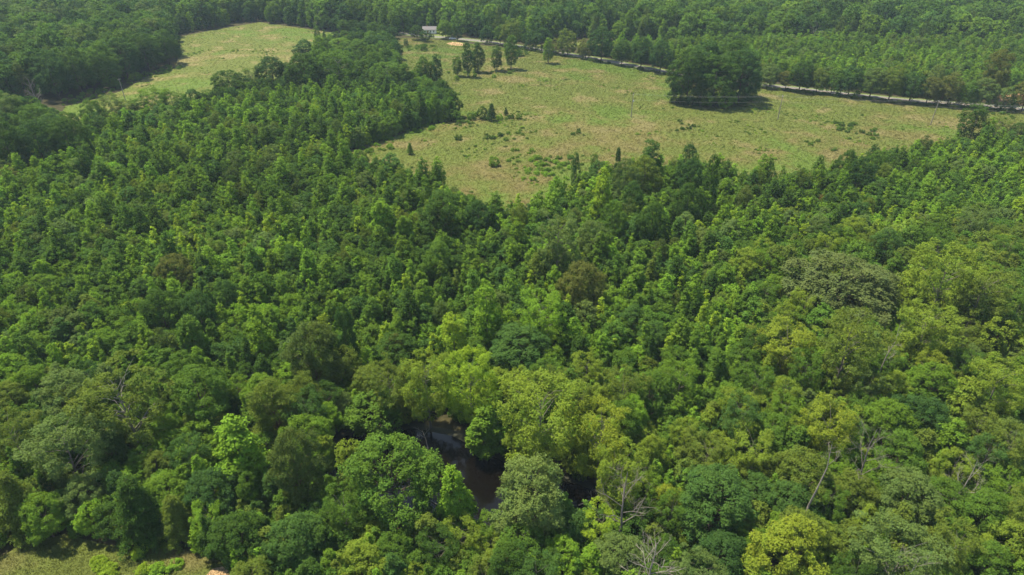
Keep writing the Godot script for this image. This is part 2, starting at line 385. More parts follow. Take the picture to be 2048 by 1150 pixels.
const WEED_SPOTS := [[3.6, -457.6, 7.0, 22, "mid"], [-70.4, -479.1, 9.0, 16, "mid"], [-58.2, -475.7, 9.0, 24, "fresh"], [12.3, -241.5, 10.0, 33, "bright"], [18.4, -249.6, 9.0, 27, "mid"], [7.0, -255.2, 10.0, 22, "fresh"], [38.3, -241.5, 8.0, 16, "mid"], [-7.2, -283.5, 5.0, 7, "dark"], [3.4, -283.5, 7.0, 8, "mid"], [28.3, -288.4, 4.0, 5, "dark"], [152.1, -292.7, 9.0, 14, "mid"], [147.7, -297.8, 7.0, 11, "dark"], [127.1, -273.5, 6.0, 7, "mid"], [76.7, -297.8, 7.0, 9, "dark"], [228.3, -320.9, 9.0, 12, "mid"], [-100.1, -359.2, 6.0, 5, "mid"], [-215.3, -386.7, 9.0, 33, "mid"], [-205.2, -401.3, 8.0, 27, "fresh"], [-214.8, -359.2, 8.0, 27, "mid"], [-217.1, -344.3, 8.0, 22, "fresh"], [-214.0, -373.1, 8.0, 22, "dark"], [-202.1, -414.2, 6.0, 14, "mid"], [-19.2, -307.8, 8.0, 27, "mid"], [85.2, -711.7, 1.0, 3, "mid"], [166.1, -366.6, 5.0, 6, "mid"], [-63.5, -69.6, 1.2, 5, "lime"], [-57.0, -70.5, 2.0, 3, "lime"], [-53.3, -69.1, 2.0, 3, "bright"], [-62.0, -68.2, 1.0, 5, "lime"], [-31.9, -354.1, 5.0, 11, "fresh"], [-21.3, -401.3, 8.0, 12, "fresh"], [-7.0, -407.6, 8.0, 11, "mid"], [-52.4, -273.5, 6.0, 13, "bright"], [-59.5, -267.2, 6.0, 16, "fresh"], [-40.5, -295.6, 6.0, 16, "bright"], [1.0, -477.1, 1.6, 4, "olive"], [3.3, -476.1, 1.6, 3, "dark"], [5.7, -474.4, 1.6, 2, "olive"], [8.0, -472.1, 1.6, 4, "mid"], [10.2, -469.0, 1.6, 2, "olive"], [12.5, -468.7, 1.6, 4, "dark"], [14.8, -466.6, 1.6, 4, "dark"], [17.0, -462.9, 1.6, 3, "olive"], [21.4, -459.3, 1.6, 2, "mid"], [23.6, -458.9, 1.6, 2, "dark"], [25.8, -457.1, 1.6, 4, "olive"], [27.9, -454.5, 1.6, 3, "mid"], [30.1, -453.6, 1.6, 4, "dark"], [32.2, -450.9, 1.6, 2, "dark"], [36.5, -448.1, 1.6, 3, "mid"], [38.5, -446.0, 1.6, 2, "dark"], [46.8, -439.9, 1.6, 4, "mid"], [48.8, -438.0, 1.6, 3, "mid"], [50.7, -435.4, 1.6, 4, "mid"], [52.6, -433.3, 1.6, 2, "mid"], [54.7, -432.9, 1.6, 2, "mid"], [58.6, -429.2, 1.6, 2, "dark"], [66.0, -421.6, 1.6, 4, "dark"], [69.7, -418.1, 1.6, 2, "olive"], [71.6, -416.7, 1.6, 3, "dark"], [73.2, -413.6, 1.6, 2, "mid"], [75.2, -413.2, 1.6, 4, "olive"], [82.2, -405.9, 1.6, 2, "mid"], [83.9, -404.2, 1.6, 4, "dark"], [87.3, -400.8, 1.6, 4, "mid"], [89.0, -399.5, 1.6, 4, "dark"], [90.6, -397.3, 1.6, 4, "olive"], [131.7, -369.3, 1.6, 3, "olive"], [134.7, -367.1, 1.6, 4, "olive"], [136.7, -367.5, 1.6, 2, "olive"], [139.6, -365.2, 1.6, 4, "olive"], [144.5, -363.3, 1.6, 4, "mid"], [146.0, -362.4, 1.6, 4, "mid"], [147.5, -361.2, 1.6, 4, "mid"], [148.9, -360.2, 1.6, 4, "mid"], [150.4, -359.1, 1.6, 4, "olive"], [152.2, -359.0, 1.6, 3, "dark"], [153.8, -358.5, 1.6, 4, "mid"], [155.4, -357.9, 1.6, 4, "mid"], [156.5, -356.0, 1.6, 3, "olive"], [159.6, -354.9, 1.6, 4, "mid"], [162.9, -353.9, 1.6, 3, "olive"], [164.0, -352.3, 1.6, 2, "olive"], [165.7, -351.9, 1.6, 2, "dark"], [168.3, -349.7, 1.6, 3, "olive"], [170.1, -349.7, 1.6, 3, "olive"], [171.7, -349.3, 1.6, 4, "mid"], [173.1, -348.3, 1.6, 2, "mid"], [177.0, -345.2, 1.6, 3, "mid"], [178.7, -345.1, 1.6, 3, "olive"], [180.3, -344.7, 1.6, 2, "mid"], [184.7, -342.8, 1.6, 3, "olive"], [186.1, -342.0, 1.6, 2, "dark"], [187.0, -340.3, 1.6, 2, "dark"], [188.4, -339.5, 1.6, 3, "mid"], [192.9, -338.2, 1.6, 2, "mid"], [194.2, -337.3, 1.6, 3, "dark"], [196.0, -337.4, 1.6, 4, "mid"], [197.7, -337.3, 1.6, 4, "mid"], [198.9, -336.4, 1.6, 3, "dark"], [203.5, -335.2, 1.6, 2, "mid"], [204.6, -334.0, 1.6, 2, "mid"], [207.7, -333.4, 1.6, 2, "mid"], [208.8, -332.4, 1.6, 3, "olive"], [214.9, -331.1, 1.6, 2, "olive"], [216.2, -330.4, 1.6, 3, "mid"], [217.3, -329.4, 1.6, 4, "dark"], [219.1, -329.5, 1.6, 3, "dark"], [222.1, -328.8, 1.6, 4, "mid"], [223.0, -327.4, 1.6, 4, "olive"], [224.2, -326.6, 1.6, 3, "mid"], [229.9, -324.9, 1.6, 2, "dark"], [233.0, -324.6, 1.6, 4, "mid"], [234.2, -323.9, 1.6, 3, "mid"], [237.0, -323.0, 1.6, 3, "dark"], [238.5, -322.8, 1.6, 4, "dark"]]
var DEAD := [["leafless grey tree with fan of bare limbs at the edge of dark woods", -225.2, -324.3, 15.0, 0.32, 13, Vector3(0.00, 0, 0.00), "dead", 0.10], ["tall dead trunk wrapped in dark vine beside the yellow-green tree past the pond", 16.0, -70.8, 18.0, 0.28, 10, Vector3(0.05, 0, -0.05), "grey", 0.40], ["sprawling bare dead tree with pale tangled branches near the bottom edge", 18.8, -61.5, 15.0, 0.30, 16, Vector3(0.05, 0, -0.05), "pale", 0.15], ["tall leaning dead trunk with bleached broken top among yellow-green trees", 44.5, -73.3, 21.0, 0.24, 4, Vector3(0.10, 0, -0.05), "dead", 0.80], ["dark bare snag with short stubs before the shadowy gap", 56.8, -81.5, 17.0, 0.22, 10, Vector3(0.02, 0, 0.00), "grey", 0.40], ["bleached bare branching tree standing in the dark hollow", 70.8, -77.8, 14.0, 0.18, 9, Vector3(0.12, 0, -0.05), "pale", 0.30], ["pale dead tree arching out of the canopy above the sycamore", -66.3, -97.0, 17.0, 0.14, 4, Vector3(-0.30, 0, 0.10), "pale", 0.70], ["low bleached dead tree near the bottom corner among grey-green crowns", 52.3, -60.5, 14.0, 0.22, 10, Vector3(0.12, 0, 0.00), "pale", 0.20], ["grey leafless tree behind the row at the road bend", 32.3, -457.6, 13.0, 0.20, 11, Vector3(0.00, 0, 0.00), "dead", 0.15], ["thin pale dead tree rising from the forest beyond the road", 197.8, -470.6, 17.0, 0.20, 8, Vector3(0.05, 0, 0.00), "pale", 0.30], ["purple-grey bare tree standing at the far end of the smaller field", -143.9, -547.0, 15.0, 0.25, 11, Vector3(0.00, 0, 0.00), "dead", 0.15], ["pale dead branches poking up between the olive-grey oak and the birches", 73.7, -111.4, 17.0, 0.20, 7, Vector3(0.15, 0, -0.05), "pale", 0.50]]
var LOGS := [["bare fallen branch lying in the dark water at the right end of the pond", 13.4, -83.1, 5.0, 0.12, 0.50], ["fallen grey log half sunk by the near bank of the pond", -12.2, -81.8, 6.0, 0.16, -0.60], ["fallen branch reaching into the pond from the far bank", -16.5, -97.9, 5.0, 0.10, 1.90]]

func make_tree_shapes() -> void:
	# near shapes: crown and trunk apart
	grow("oak", 3, {"shape": "egg", "w": 10.0, "low": 3.2, "high": 14.0, "n": 105, "gap": 1.15, "core": 0.55, "lobes": 0.3, "ra": 1.15, "rb": 0.85, "leaves": 290, "leaf": 0.27, "thin": 0.62, "droop": 0.15, "mess": 0.7, "trunk": 0.27, "limbs": 16})
	grow("birch", 3, {"shape": "vase", "w": 8.0, "low": 3.0, "high": 14.5, "n": 150, "gap": 0.8, "core": 0.5, "lobes": 0.4, "ra": 0.78, "rb": 0.62, "leaves": 165, "leaf": 0.25, "thin": 0.46, "droop": 0.5, "mess": 0.9, "trunk": 0.2, "limbs": 22})
	grow("maple", 2, {"shape": "spire", "w": 6.2, "low": 2.0, "high": 12.5, "n": 95, "gap": 0.8, "core": 0.5, "lobes": 0.32, "ra": 0.8, "rb": 0.6, "leaves": 150, "leaf": 0.33, "thin": 0.7, "droop": 0.1, "mess": 0.65, "trunk": 0.18, "limbs": 14})
	grow("young", 4, {"shape": "cone", "w": 4.3, "low": 1.2, "high": 11.0, "n": 72, "gap": 0.58, "core": 0.45, "lobes": 0.32, "ra": 0.62, "rb": 0.56, "leaves": 85, "leaf": 0.29, "thin": 0.66, "droop": 0.05, "mess": 0.7, "taper": 0.35, "trunk": 0.1, "limbs": 8})
	grow("round", 3, {"shape": "egg", "w": 5.6, "low": 1.2, "high": 8.4, "n": 62, "gap": 0.85, "core": 0.6, "lobes": 0.3, "ra": 0.85, "rb": 0.68, "leaves": 170, "leaf": 0.26, "thin": 0.6, "droop": 0.15, "mess": 0.75, "trunk": 0.13, "limbs": 10})
	grow("poplar", 2, {"shape": "column", "w": 5.2, "low": 3.0, "high": 17.0, "n": 85, "gap": 0.95, "core": 0.4, "lobes": 0.36, "ra": 0.95, "rb": 0.95, "leaves": 150, "leaf": 0.32, "thin": 0.6, "droop": 0.2, "mess": 0.8, "trunk": 0.24, "limbs": 16})
	grow("sycamore", 2, {"shape": "vase", "w": 11.0, "low": 5.0, "high": 19.0, "n": 92, "gap": 1.2, "core": 0.55, "lobes": 0.42, "ra": 1.1, "rb": 0.8, "leaves": 240, "leaf": 0.3, "thin": 0.62, "droop": 0.2, "mess": 0.8, "trunk": 0.32, "limbs": 34, "bend": 0.5})
	grow("pine", 3, {"shape": "egg", "w": 6.6, "low": 4.2, "high": 15.0, "n": 95, "gap": 0.95, "core": 0.45, "lobes": 0.34, "ra": 0.85, "rb": 0.5, "leaves": 230, "leaf": 0.4, "thin": 0.27, "droop": -0.35, "mess": 1.0, "trunk": 0.2, "limbs": 30})
	arm_tree("hemlock", 2, 8.0, 12.5, 0.8, 15, 0.42, 0.34, 0.14)
	arm_tree("cedar", 2, 4.4, 8.5, 0.4, 13, 0.3, -0.1, 0.3)
	grow("bush", 3, {"shape": "egg", "w": 3.0, "low": 0.1, "high": 2.5, "n": 24, "gap": 0.5, "core": 0.5, "lobes": 0.2, "ra": 0.55, "rb": 0.45, "leaves": 90, "leaf": 0.26, "thin": 0.55, "droop": 0.1, "mess": 0.8, "trunk": 0.05, "limbs": 6, "sides": 4})
	# the same kinds with fewer, larger leaves for woodland some way off
	grow("wood_cone", 5, {"shape": "cone", "w": 4.5, "low": 0.8, "high": 10.5, "n": 56, "gap": 0.6, "core": 0.5, "lobes": 0.34, "ra": 0.66, "rb": 0.6, "leaves": 52, "leaf": 0.38, "thin": 0.7, "droop": 0.05, "mess": 0.7, "taper": 0.35, "trunk": 0.1, "limbs": 2, "sides": 4, "joined": true})
	grow("wood_round", 4, {"shape": "egg", "w": 5.2, "low": 0.8, "high": 8.6, "n": 50, "gap": 0.85, "core": 0.6, "lobes": 0.32, "ra": 0.85, "rb": 0.7, "leaves": 76, "leaf": 0.38, "thin": 0.66, "droop": 0.15, "mess": 0.75, "trunk": 0.12, "limbs": 3, "sides": 4, "joined": true})
	grow("wood_oak", 4, {"shape": "egg", "w": 9.0, "low": 2.0, "high": 15.0, "n": 78, "gap": 1.1, "core": 0.62, "lobes": 0.32, "ra": 1.15, "rb": 0.9, "leaves": 120, "leaf": 0.46, "thin": 0.66, "droop": 0.15, "mess": 0.7, "trunk": 0.26, "limbs": 5, "sides": 4, "joined": true})
	grow("wood_pine", 3, {"shape": "egg", "w": 5.6, "low": 3.5, "high": 14.5, "n": 60, "gap": 0.9, "core": 0.5, "lobes": 0.26, "ra": 0.95, "rb": 0.5, "leaves": 110, "leaf": 0.5, "thin": 0.32, "droop": -0.3, "mess": 1.1, "trunk": 0.18, "limbs": 6, "sides": 4, "joined": true})
	grow("wood_spire", 3, {"shape": "spire", "w": 5.0, "low": 1.5, "high": 12.5, "n": 70, "gap": 0.8, "core": 0.5, "lobes": 0.32, "ra": 0.8, "rb": 0.65, "leaves": 62, "leaf": 0.42, "thin": 0.68, "droop": 0.1, "mess": 0.7, "trunk": 0.15, "limbs": 3, "sides": 4, "joined": true})
	grow("far_oak", 4, {"shape": "egg", "w": 10.0, "low": 1.5, "high": 17.0, "n": 66, "gap": 1.3, "core": 0.66, "lobes": 0.32, "ra": 1.4, "rb": 1.05, "leaves": 56, "leaf": 0.78, "thin": 0.7, "droop": 0.1, "mess": 0.7, "trunk": 0.26, "limbs": 0, "sides": 4, "joined": true})
	grow("far_cone", 3, {"shape": "spire", "w": 5.0, "low": 1.0, "high": 14.0, "n": 40, "gap": 0.9, "core": 0.55, "lobes": 0.32, "ra": 0.95, "rb": 0.9, "leaves": 40, "leaf": 0.66, "thin": 0.7, "droop": 0.05, "mess": 0.7, "trunk": 0.14, "limbs": 0, "sides": 4, "joined": true})
	grow("far_pine", 3, {"shape": "spire", "w": 5.6, "low": 3.0, "high": 17.0, "n": 42, "gap": 1.0, "core": 0.5, "lobes": 0.26, "ra": 1.1, "rb": 0.7, "leaves": 56, "leaf": 0.66, "thin": 0.36, "droop": -0.2, "mess": 1.0, "trunk": 0.18, "limbs": 0, "sides": 4, "joined": true})

const BARK_OF := {"birch": "grey", "sycamore": "pale", "pine": "rust", "young": "grey", "poplar": "grey", "round": "brown", "hemlock": "rust", "cedar": "rust"}
var stand := {}   # square of 8 m -> trees standing in it, so that woodland keeps off them

func stands(x: float, z: float, r: float) -> void:
	var key := Vector2i(floori(x / 8.0), floori(z / 8.0))
	if not stand.has(key): stand[key] = []
	stand[key].append(Vector3(x, z, r))

func is_free(x: float, z: float, r: float) -> bool:
	for i in range(-1, 2):
		for j in range(-1, 2):
			for q: Vector3 in stand.get(Vector2i(floori(x / 8.0) + i, floori(z / 8.0) + j), []):
				if Vector2(q.x - x, q.y - z).length() < q.z + r: return false
	return true

# one tree of its own: SHAPE, where it stands, width and height against the shape's own, the way it turns, the tone of its leaves
func tree(called: String, shape: String, x: float, z: float, s: float, sy: float, tone: String, label: String, group := "", bark := "") -> void:
	var all: Array = crowns[shape]
	var which: Array = all[(absi(int(x * 7.0 + z * 3.0)) % 2 + tone.length()) % all.size()]
	var o := thing(called, label, {"pine_tree": "pine tree", "conifer_tree": "conifer", "cedar_tree": "cedar", "bush": "bush"}.get(called, "tree"), Vector3(x, 0, z), fposmod(x * 1.7 + z * 2.3, TAU), group)
	o.scale = Vector3(s, s * sy, s)
	part("crown", which[0], leaf_mats[tone], o)
	part("trunk", which[1], bark_mats[bark if bark else BARK_OF.get(shape, "brown")], o)
	stands(x, z, s * {"oak": 3.6, "birch": 2.8, "sycamore": 3.6, "young": 1.1, "hemlock": 2.8, "bush": 0.9, "round": 1.8}.get(shape, 2.0))

func dead_tree(label: String, x: float, z: float, h: float, r: float, limbs: int, lean: Vector3, bark: String, low := 0.35, group := "") -> void:
	var o := thing("dead_tree", label, "dead tree", Vector3(x, 0, z), 0.0, group)
	var dir := (Vector3.UP + lean).normalized()
	var st := new_st()
	var pts := []
	var radii := []
	for i in 6:
		pts.append(dir * h * i / 5.0 + (rnd_dir() * 0.02 * h if i > 0 else Vector3(0, -0.3, 0)))
		radii.append(r * (1.0 - 0.85 * i / 5.0))
	tube(st, pts, radii, 7)
	part("trunk", st.commit(), bark_mats[bark], o)
	for k in limbs:
		var f := low + (0.97 - low) * (k + 0.5 * rng.randf()) / limbs
		var b := new_st()
		var d := Vector3(cos(k * 2.4), 0.75 + 0.5 * rng.randf(), sin(k * 2.4)).normalized()
		var at := (pts[int(f * 5.0)] as Vector3).lerp(pts[mini(5, int(f * 5.0) + 1)], fposmod(f * 5.0, 1.0))
		bare_limb(b, at, d, h * (0.3 if low < 0.5 else 0.16) * (1.25 - f * 0.7), r * 0.45 * (1.1 - f), 3)
		part("limb", b.commit(), bark_mats[bark], o)
	stands(x, z, 0.8)

# ------------------------------------------------------------------ woodland beyond the trees that stand singly
func scatter(called: String, shape_mesh: Mesh, mat: Material, places: Array, parent: Node) -> void:
	var mm := MultiMesh.new()
	mm.transform_format = MultiMesh.TRANSFORM_3D
	mm.use_colors = true
	mm.mesh = shape_mesh
	mm.instance_count = places.size()
	for i in places.size():
		mm.set_instance_transform(i, places[i][0])
		mm.set_instance_color(i, places[i][1])
	var o := MultiMeshInstance3D.new()
	o.name = called
	o.multimesh = mm
	if mat: o.material_override = mat
	parent.add_child(o, true)

func inside(p: Vector2, polys: Array) -> bool:
	for q: PackedVector2Array in polys:
		if Geometry2D.is_point_in_polygon(p, q): return true
	return false

# MIX: [shape, share, size from, size to, tones...]; places are a jittered grid, off the open land and off trees that stand singly
func woodland(called: String, label: String, category: String, area: PackedVector2Array, step: float, mix: Array, off: Array, room := 1.0) -> void:
	var root := Node3D.new()
	root.name = called
	add_child(root)
	tag(root, label, category, "", "stuff")
	var box := Rect2(area[0], Vector2.ZERO)
	for p in area: box = box.expand(p)
	var places := {}
	var total := 0.0
	for m in mix: total += m[1]
	for iz in int(box.size.y / step) + 1:
		for ix in int(box.size.x / step) + 1:
			var x := box.position.x + (ix + rng.randf() * 0.95 + 0.5 * (iz % 2)) * step
			var z := box.position.y + (iz + rng.randf() * 0.95) * step
			var p := Vector2(x, z)
			if absf(x) > 60.0 - z * 0.86: continue
			if not Geometry2D.is_point_in_polygon(p, area) or inside(p, off): continue
			# kinds come in drifts
			var pick := fposmod(rng.randf() + 0.8 * hue.get_noise_2d(x * 1.6 + 300.0, z * 1.6), 1.0) * total
			var m: Array = mix[0]
			for q in mix:
				m = q
				pick -= q[1]
				if pick <= 0.0: break
			var s := lerpf(m[2], m[3], rng.randf())
			if not is_free(x, z, room * s): continue
			var shapes: Array = crowns[m[0]]
			var v := rng.randi() % shapes.size()
			var key := "%s %d" % [m[0], v]
			if not places.has(key): places[key] = []
			var k: int = 4 + clampi(int((rng.randf() * 0.75 + 0.125 + 0.7 * hue.get_noise_2d(x, z)) * (m.size() - 4)), 0, m.size() - 5)
			var c: Array = TONES[m[k]]
			var j := (0.84 + 0.32 * rng.randf()) * (1.0 + 0.35 * hue.get_noise_2d(x * 0.6 - 700.0, z * 0.6))
			var w := 0.93 + 0.14 * rng.randf()
			var basis := Basis(Vector3.UP, rng.randf() * TAU).scaled(Vector3(s, s * (0.85 + 0.3 * rng.randf()), s))
			places[key].append([Transform3D(basis, Vector3(x, -0.1, z)), Color(c[0] * j * w, c[1] * j, c[2] * j * (2.0 - w))])
	for key: String in places:
		var mesh: ArrayMesh = crowns[key.get_slice(" ", 0)][int(key.get_slice(" ", 1))][0]
		if mesh.surface_get_material(0) == null:
			mesh.surface_set_material(0, far_leaf)
			if mesh.get_surface_count() > 1: mesh.surface_set_material(1, bark_mats["brown"])
		scatter("crowns", mesh, null, places[key], root)

func make_woodland() -> void:
	var off := [FIELD, BACK_FIELD, CLEARING, SHORE, LAWN, STRIP, CLAY]
	woodland("undergrowth", "dark understorey of saplings and shrubs below the tall trees nearest the viewer", "undergrowth", NEAR_WOOD, 2.3, [["wood_round", 3.0, 0.45, 0.8, "dark", "mid", "mid", "olive", "fresh"], ["wood_cone", 2.0, 0.5, 0.85, "mid", "fresh", "bright"]], off, 0.4)
	woodland("young_woodland", "dense young woodland of conical saplings and rounded trees filling the middle ground", "young woodland", YOUNG_WOOD, 2.4, [["wood_cone", 5.0, 0.5, 0.98, "mid", "fresh", "fresh", "bright", "mid", "lime"], ["wood_round", 3.4, 0.45, 1.0, "dark", "mid", "teal", "mid", "fresh", "bright", "olive"], ["wood_oak", 0.6, 0.45, 0.7, "dark", "teal", "mid", "grey"], ["wood_spire", 1.0, 0.7, 1.1, "fresh", "bright", "mid", "dark"], ["wood_pine", 0.25, 0.5, 0.8, "pine", "olive"]], off + [RIGHT_WOOD, NEAR_WOOD, HEDGE])
	woodland("mixed_woodland", "olive and yellow-green rounded trees of the wood on the right", "woodland", RIGHT_WOOD, 3.8, [["wood_round", 3.0, 0.8, 1.3, "olive", "mid", "olive", "yellow", "grey"], ["wood_oak", 2.0, 0.55, 0.85, "olive", "mid", "yellow", "grey"], ["wood_cone", 2.0, 0.8, 1.15, "mid", "fresh", "olive"]], off + [NEAR_WOOD])
	woodland("hedge_woodland", "scrub and lower trees of the hedgerow and copse between the two fields", "copse", HEDGE, 3.6, [["wood_round", 3.0, 0.7, 1.1, "dark", "mid", "mid", "fresh"], ["wood_oak", 1.0, 0.55, 0.75, "dark", "deep", "mid"]], off)
	woodland("hardwood_forest", "tall dark hardwood forest beside the smaller field", "forest", LEFT_WOOD, 6.2, [["far_oak", 5.0, 0.8, 1.25, "dark", "mid", "deep", "mid", "grey"], ["far_pine", 1.0, 0.9, 1.2, "pine", "deep"]], off, 2.0)
	woodland("roadside_woodland", "light green young woodland just behind the road", "young woodland", ROAD_WOOD, 4.2, [["wood_cone", 4.0, 0.9, 1.3, "mid", "fresh", "bright", "fresh"], ["wood_round", 3.0, 0.9, 1.3, "mid", "fresh", "olive", "grey"], ["wood_oak", 1.0, 0.6, 0.8, "mid", "dark"]], off)
	woodland("far_forest", "tall mixed forest stretching away beyond the road to the top of the view", "forest", FAR_WOOD, 6.8, [["far_oak", 5.0, 0.6, 1.3, "dark", "mid", "fresh", "mid", "teal", "deep"], ["far_cone", 3.0, 0.9, 1.3, "mid", "fresh", "dark"], ["far_pine", 2.5, 0.7, 1.3, "pine", "deep", "dark"]], off, 2.0)

# ------------------------------------------------------------------ trees one can tell apart
func make_trees() -> void:
	tree("sycamore_tree", "sycamore", -67.9, -93.5, 1.01, 1.00, "olive", "tall open-crowned tree with exposed pale forking trunk above the dark conifers", "", "pale")
	tree("maple_tree", "maple", -44.8, -84.1, 1.36, 1.00, "bright", "bright green full tree just left of the tall olive pine", "")
	tree("pine_tree", "pine", -34.3, -80.0, 0.97, 1.25, "pine", "tallest olive pine standing left of the pond", "")
	tree("pine_tree", "pine", -42.7, -95.4, 1.03, 1.00, "olive", "soft olive tree behind the tall pine near the pond", "")
	tree("poplar_tree", "poplar", -32.5, -89.0, 0.52, 1.00, "yellow", "thin yellow-leaved tree squeezed between the pine and the pond", "")
	tree("birch_tree", "birch", -73.9, -85.1, 1.27, 0.80, "grey", "wide pale grey-green feathery tree left of the sycamore", "")
	tree("oak_tree", "oak", -81.5, -99.2, 0.99, 1.00, "grey", "grey-green round tree above the feathery one at the wood edge", "")
	tree("oak_tree", "oak", -58.3, -100.7, 0.99, 1.00, "mid", "broad light-crowned tree right of the sycamore top", "")
	tree("broadleaf_tree", "round", -67.3, -76.2, 0.72, 1.00, "bright", "small bright green tree at the edge of the grassy clearing", "")
	tree("conifer_tree", "hemlock", -58.8, -75.4, 1.07, 1.00, "dark", "dark drooping conifer at the clearing edge below the sycamore", "")
	tree("conifer_tree", "hemlock", -53.0, -75.3, 0.75, 1.00, "olive", "lighter olive drooping conifer overhanging the grassy clearing", "")
	tree("oak_tree", "oak", -47.6, -78.7, 0.74, 1.00, "deep", "deep green rounded tree between the olive conifer and the pine", "")
	tree("oak_tree", "oak", -40.8, -70.0, 0.72, 1.00, "dark", "dark green tree at the bottom edge beside the bare bank", "")
	tree("oak_tree", "oak", -32.3, -69.0, 0.73, 1.00, "teal", "blue-green tree at the bottom edge below the tall pine", "")
	tree("poplar_tree", "poplar", -39.3, -80.2, 0.52, 0.95, "teal", "slender blue-green tree squeezed against the pine", "")
	tree("birch_tree", "birch", -25.8, -74.0, 0.70, 1.15, "mid", "tall green tree at the near left end of the pond", "")
	tree("conifer_tree", "hemlock", -78.7, -76.8, 1.01, 1.00, "olive", "feathery olive conifer at the corner left of the clearing", "")
	tree("birch_tree", "birch", -86.5, -89.7, 0.85, 1.00, "olive", "light olive tree at the far left edge above the corner conifer", "")
	tree("oak_tree", "oak", -95.8, -102.6, 0.67, 1.00, "olive", "dark olive round tree at the left edge", "")
	tree("broadleaf_tree", "round", -56.0, -92.9, 0.94, 1.00, "fresh", "light green small tree right of the sycamore trunk", "")
	tree("oak_tree", "oak", -18.4, -77.6, 1.29, 0.94, "mid", "broad flat-topped oak leaning over the near bank of the pond", "")
	tree("poplar_tree", "poplar", -27.1, -84.8, 0.65, 1.05, "yellow", "slim yellow-green tree at the left tip of the pond", "")
	tree("oak_tree", "oak", -24.2, -117.2, 0.90, 0.82, "dark", "dark green columnar tree at the bottom edge below the broad pond oak", "")
	tree("maple_tree", "maple", -8.8, -74.9, 0.89, 1.43, "bright", "bright green upright tree on the near bank in mid-pond", "")
	tree("oak_tree", "oak", 3.0, -74.3, 0.96, 1.25, "pale", "wide pale olive crown in front of the right end of the pond", "")
	tree("birch_tree", "birch", -7.7, -70.5, 0.61, 1.00, "yellow", "yellowish tree below the bright one on the bank", "")
	tree("oak_tree", "oak", 1.9, -68.5, 0.68, 1.00, "mid", "mid-green round tree at the bottom edge below the pale olive crown", "")
	tree("oak_tree", "oak", 9.1, -72.5, 0.57, 1.00, "teal", "blue-green small oak right of the pale olive crown", "")
	tree("broadleaf_tree", "round", -2.9, -66.2, 0.77, 1.00, "olive", "olive round tree on the bottom edge by the yellowish tree", "")
	tree("birch_tree", "birch", 13.7, -73.1, 0.68, 0.75, "lime", "light lime-green tree left of the vine-wrapped dead trunk", "")
	tree("birch_tree", "birch", 16.9, -78.8, 0.85, 1.27, "yellow", "yellow-green tree at the right tip of the pond", "")
	tree("oak_tree", "oak", 42.4, -207.9, 0.93, 1.31, "olive", "dark olive tree right of the vine-wrapped trunk", "")
	tree("maple_tree", "maple", 11.6, -66.9, 0.63, 1.00, "bright", "small bright green tree at the bottom edge right of centre", "")
	tree("broadleaf_tree", "round", -26.8, -101.0, 1.65, 0.59, "mid", "low spreading dark-leaved tree over the pond far bank", "")
	tree("birch_tree", "birch", -23.4, -102.4, 0.87, 1.09, "olive", "tall olive-yellow tree behind the spreading far-bank tree", "")
	tree("birch_tree", "birch", -15.8, -101.4, 1.02, 1.13, "yellow", "tall yellow-green tree on the pond far bank", "")
	tree("birch_tree", "birch", -7.6, -99.9, 0.99, 1.25, "lime", "bright yellow-green billowing tree beyond the pond", "")
	tree("maple_tree", "maple", -4.8, -93.7, 1.06, 0.85, "fresh", "fresh green tree hanging over the pond bend", "")
	tree("birch_tree", "birch", 5.0, -89.5, 1.48, 0.92, "yellow", "largest billowing yellow-olive tree right of the pond", "")
	tree("birch_tree", "birch", 14.8, -87.1, 1.13, 1.00, "gold", "golden yellow-olive tree between the largest one and the pond tip", "")
	tree("birch_tree", "birch", 2.9, -88.9, 0.74, 0.94, "yellow", "lower yellow-olive tree overhanging the right end of the pond", "")
	tree("oak_tree", "oak", 1.4, -117.0, 1.15, 0.76, "teal", "dense blue-green round oak above the billowing yellow trees", "")
	tree("poplar_tree", "poplar", -12.1, -118.0, 0.86, 1.04, "lime", "bright yellow thin tree, the yellowest crown in the middle of the wood", "")
	tree("poplar_tree", "poplar", -5.4, -124.0, 1.01, 1.05, "bright", "tall bright green ragged tree above the yellowest one", "")
	tree("birch_tree", "birch", 6.5, -125.0, 1.13, 0.93, "bright", "light yellow-green broad tree left of the brownish oak", "")
	tree("oak_tree", "oak", 16.2, -137.9, 0.90, 1.28, "brown", "brownish round oak in the middle of the wood", "")
	tree("sycamore_tree", "sycamore", 11.6, -154.7, 0.89, 1.24, "grey", "tall airy grey-green tree with visible trunk in the middle of the wood", "", "grey")
	tree("oak_tree", "oak", 21.7, -163.5, 0.77, 1.40, "grey", "grey-green round tree right of the airy one", "")
	tree("oak_tree", "oak", 38.6, -172.8, 0.73, 1.57, "dark", "dark dense round oak below the tall edge trees", "")
	tree("broadleaf_tree", "round", 47.4, -194.4, 1.01, 1.09, "grey", "pale grey-green round tree behind the dark dense oak", "")
	tree("oak_tree", "oak", 28.2, -175.1, 0.69, 1.57, "mid", "green oak left of the dark dense one near the meadow", "")
	tree("maple_tree", "maple", 36.6, -188.9, 0.74, 1.13, "lime", "lime green tree among darker oaks at the meadow edge", "")
	tree("broadleaf_tree", "round", 22.8, -197.5, 0.61, 1.00, "cream", "small tree dusted with cream blossom near the meadow edge", "")
	tree("oak_tree", "oak", 51.6, -186.4, 0.80, 1.43, "dark", "broad dark oak below the two dark edge trees", "")
	tree("oak_tree", "oak", 55.9, -201.3, 0.74, 1.73, "deep", "deep green oak at the meadow edge left of the column tree", "")
	tree("poplar_tree", "poplar", 57.1, -211.7, 1.02, 1.15, "deep", "dark lobed tree rising above the meadow edge", "")
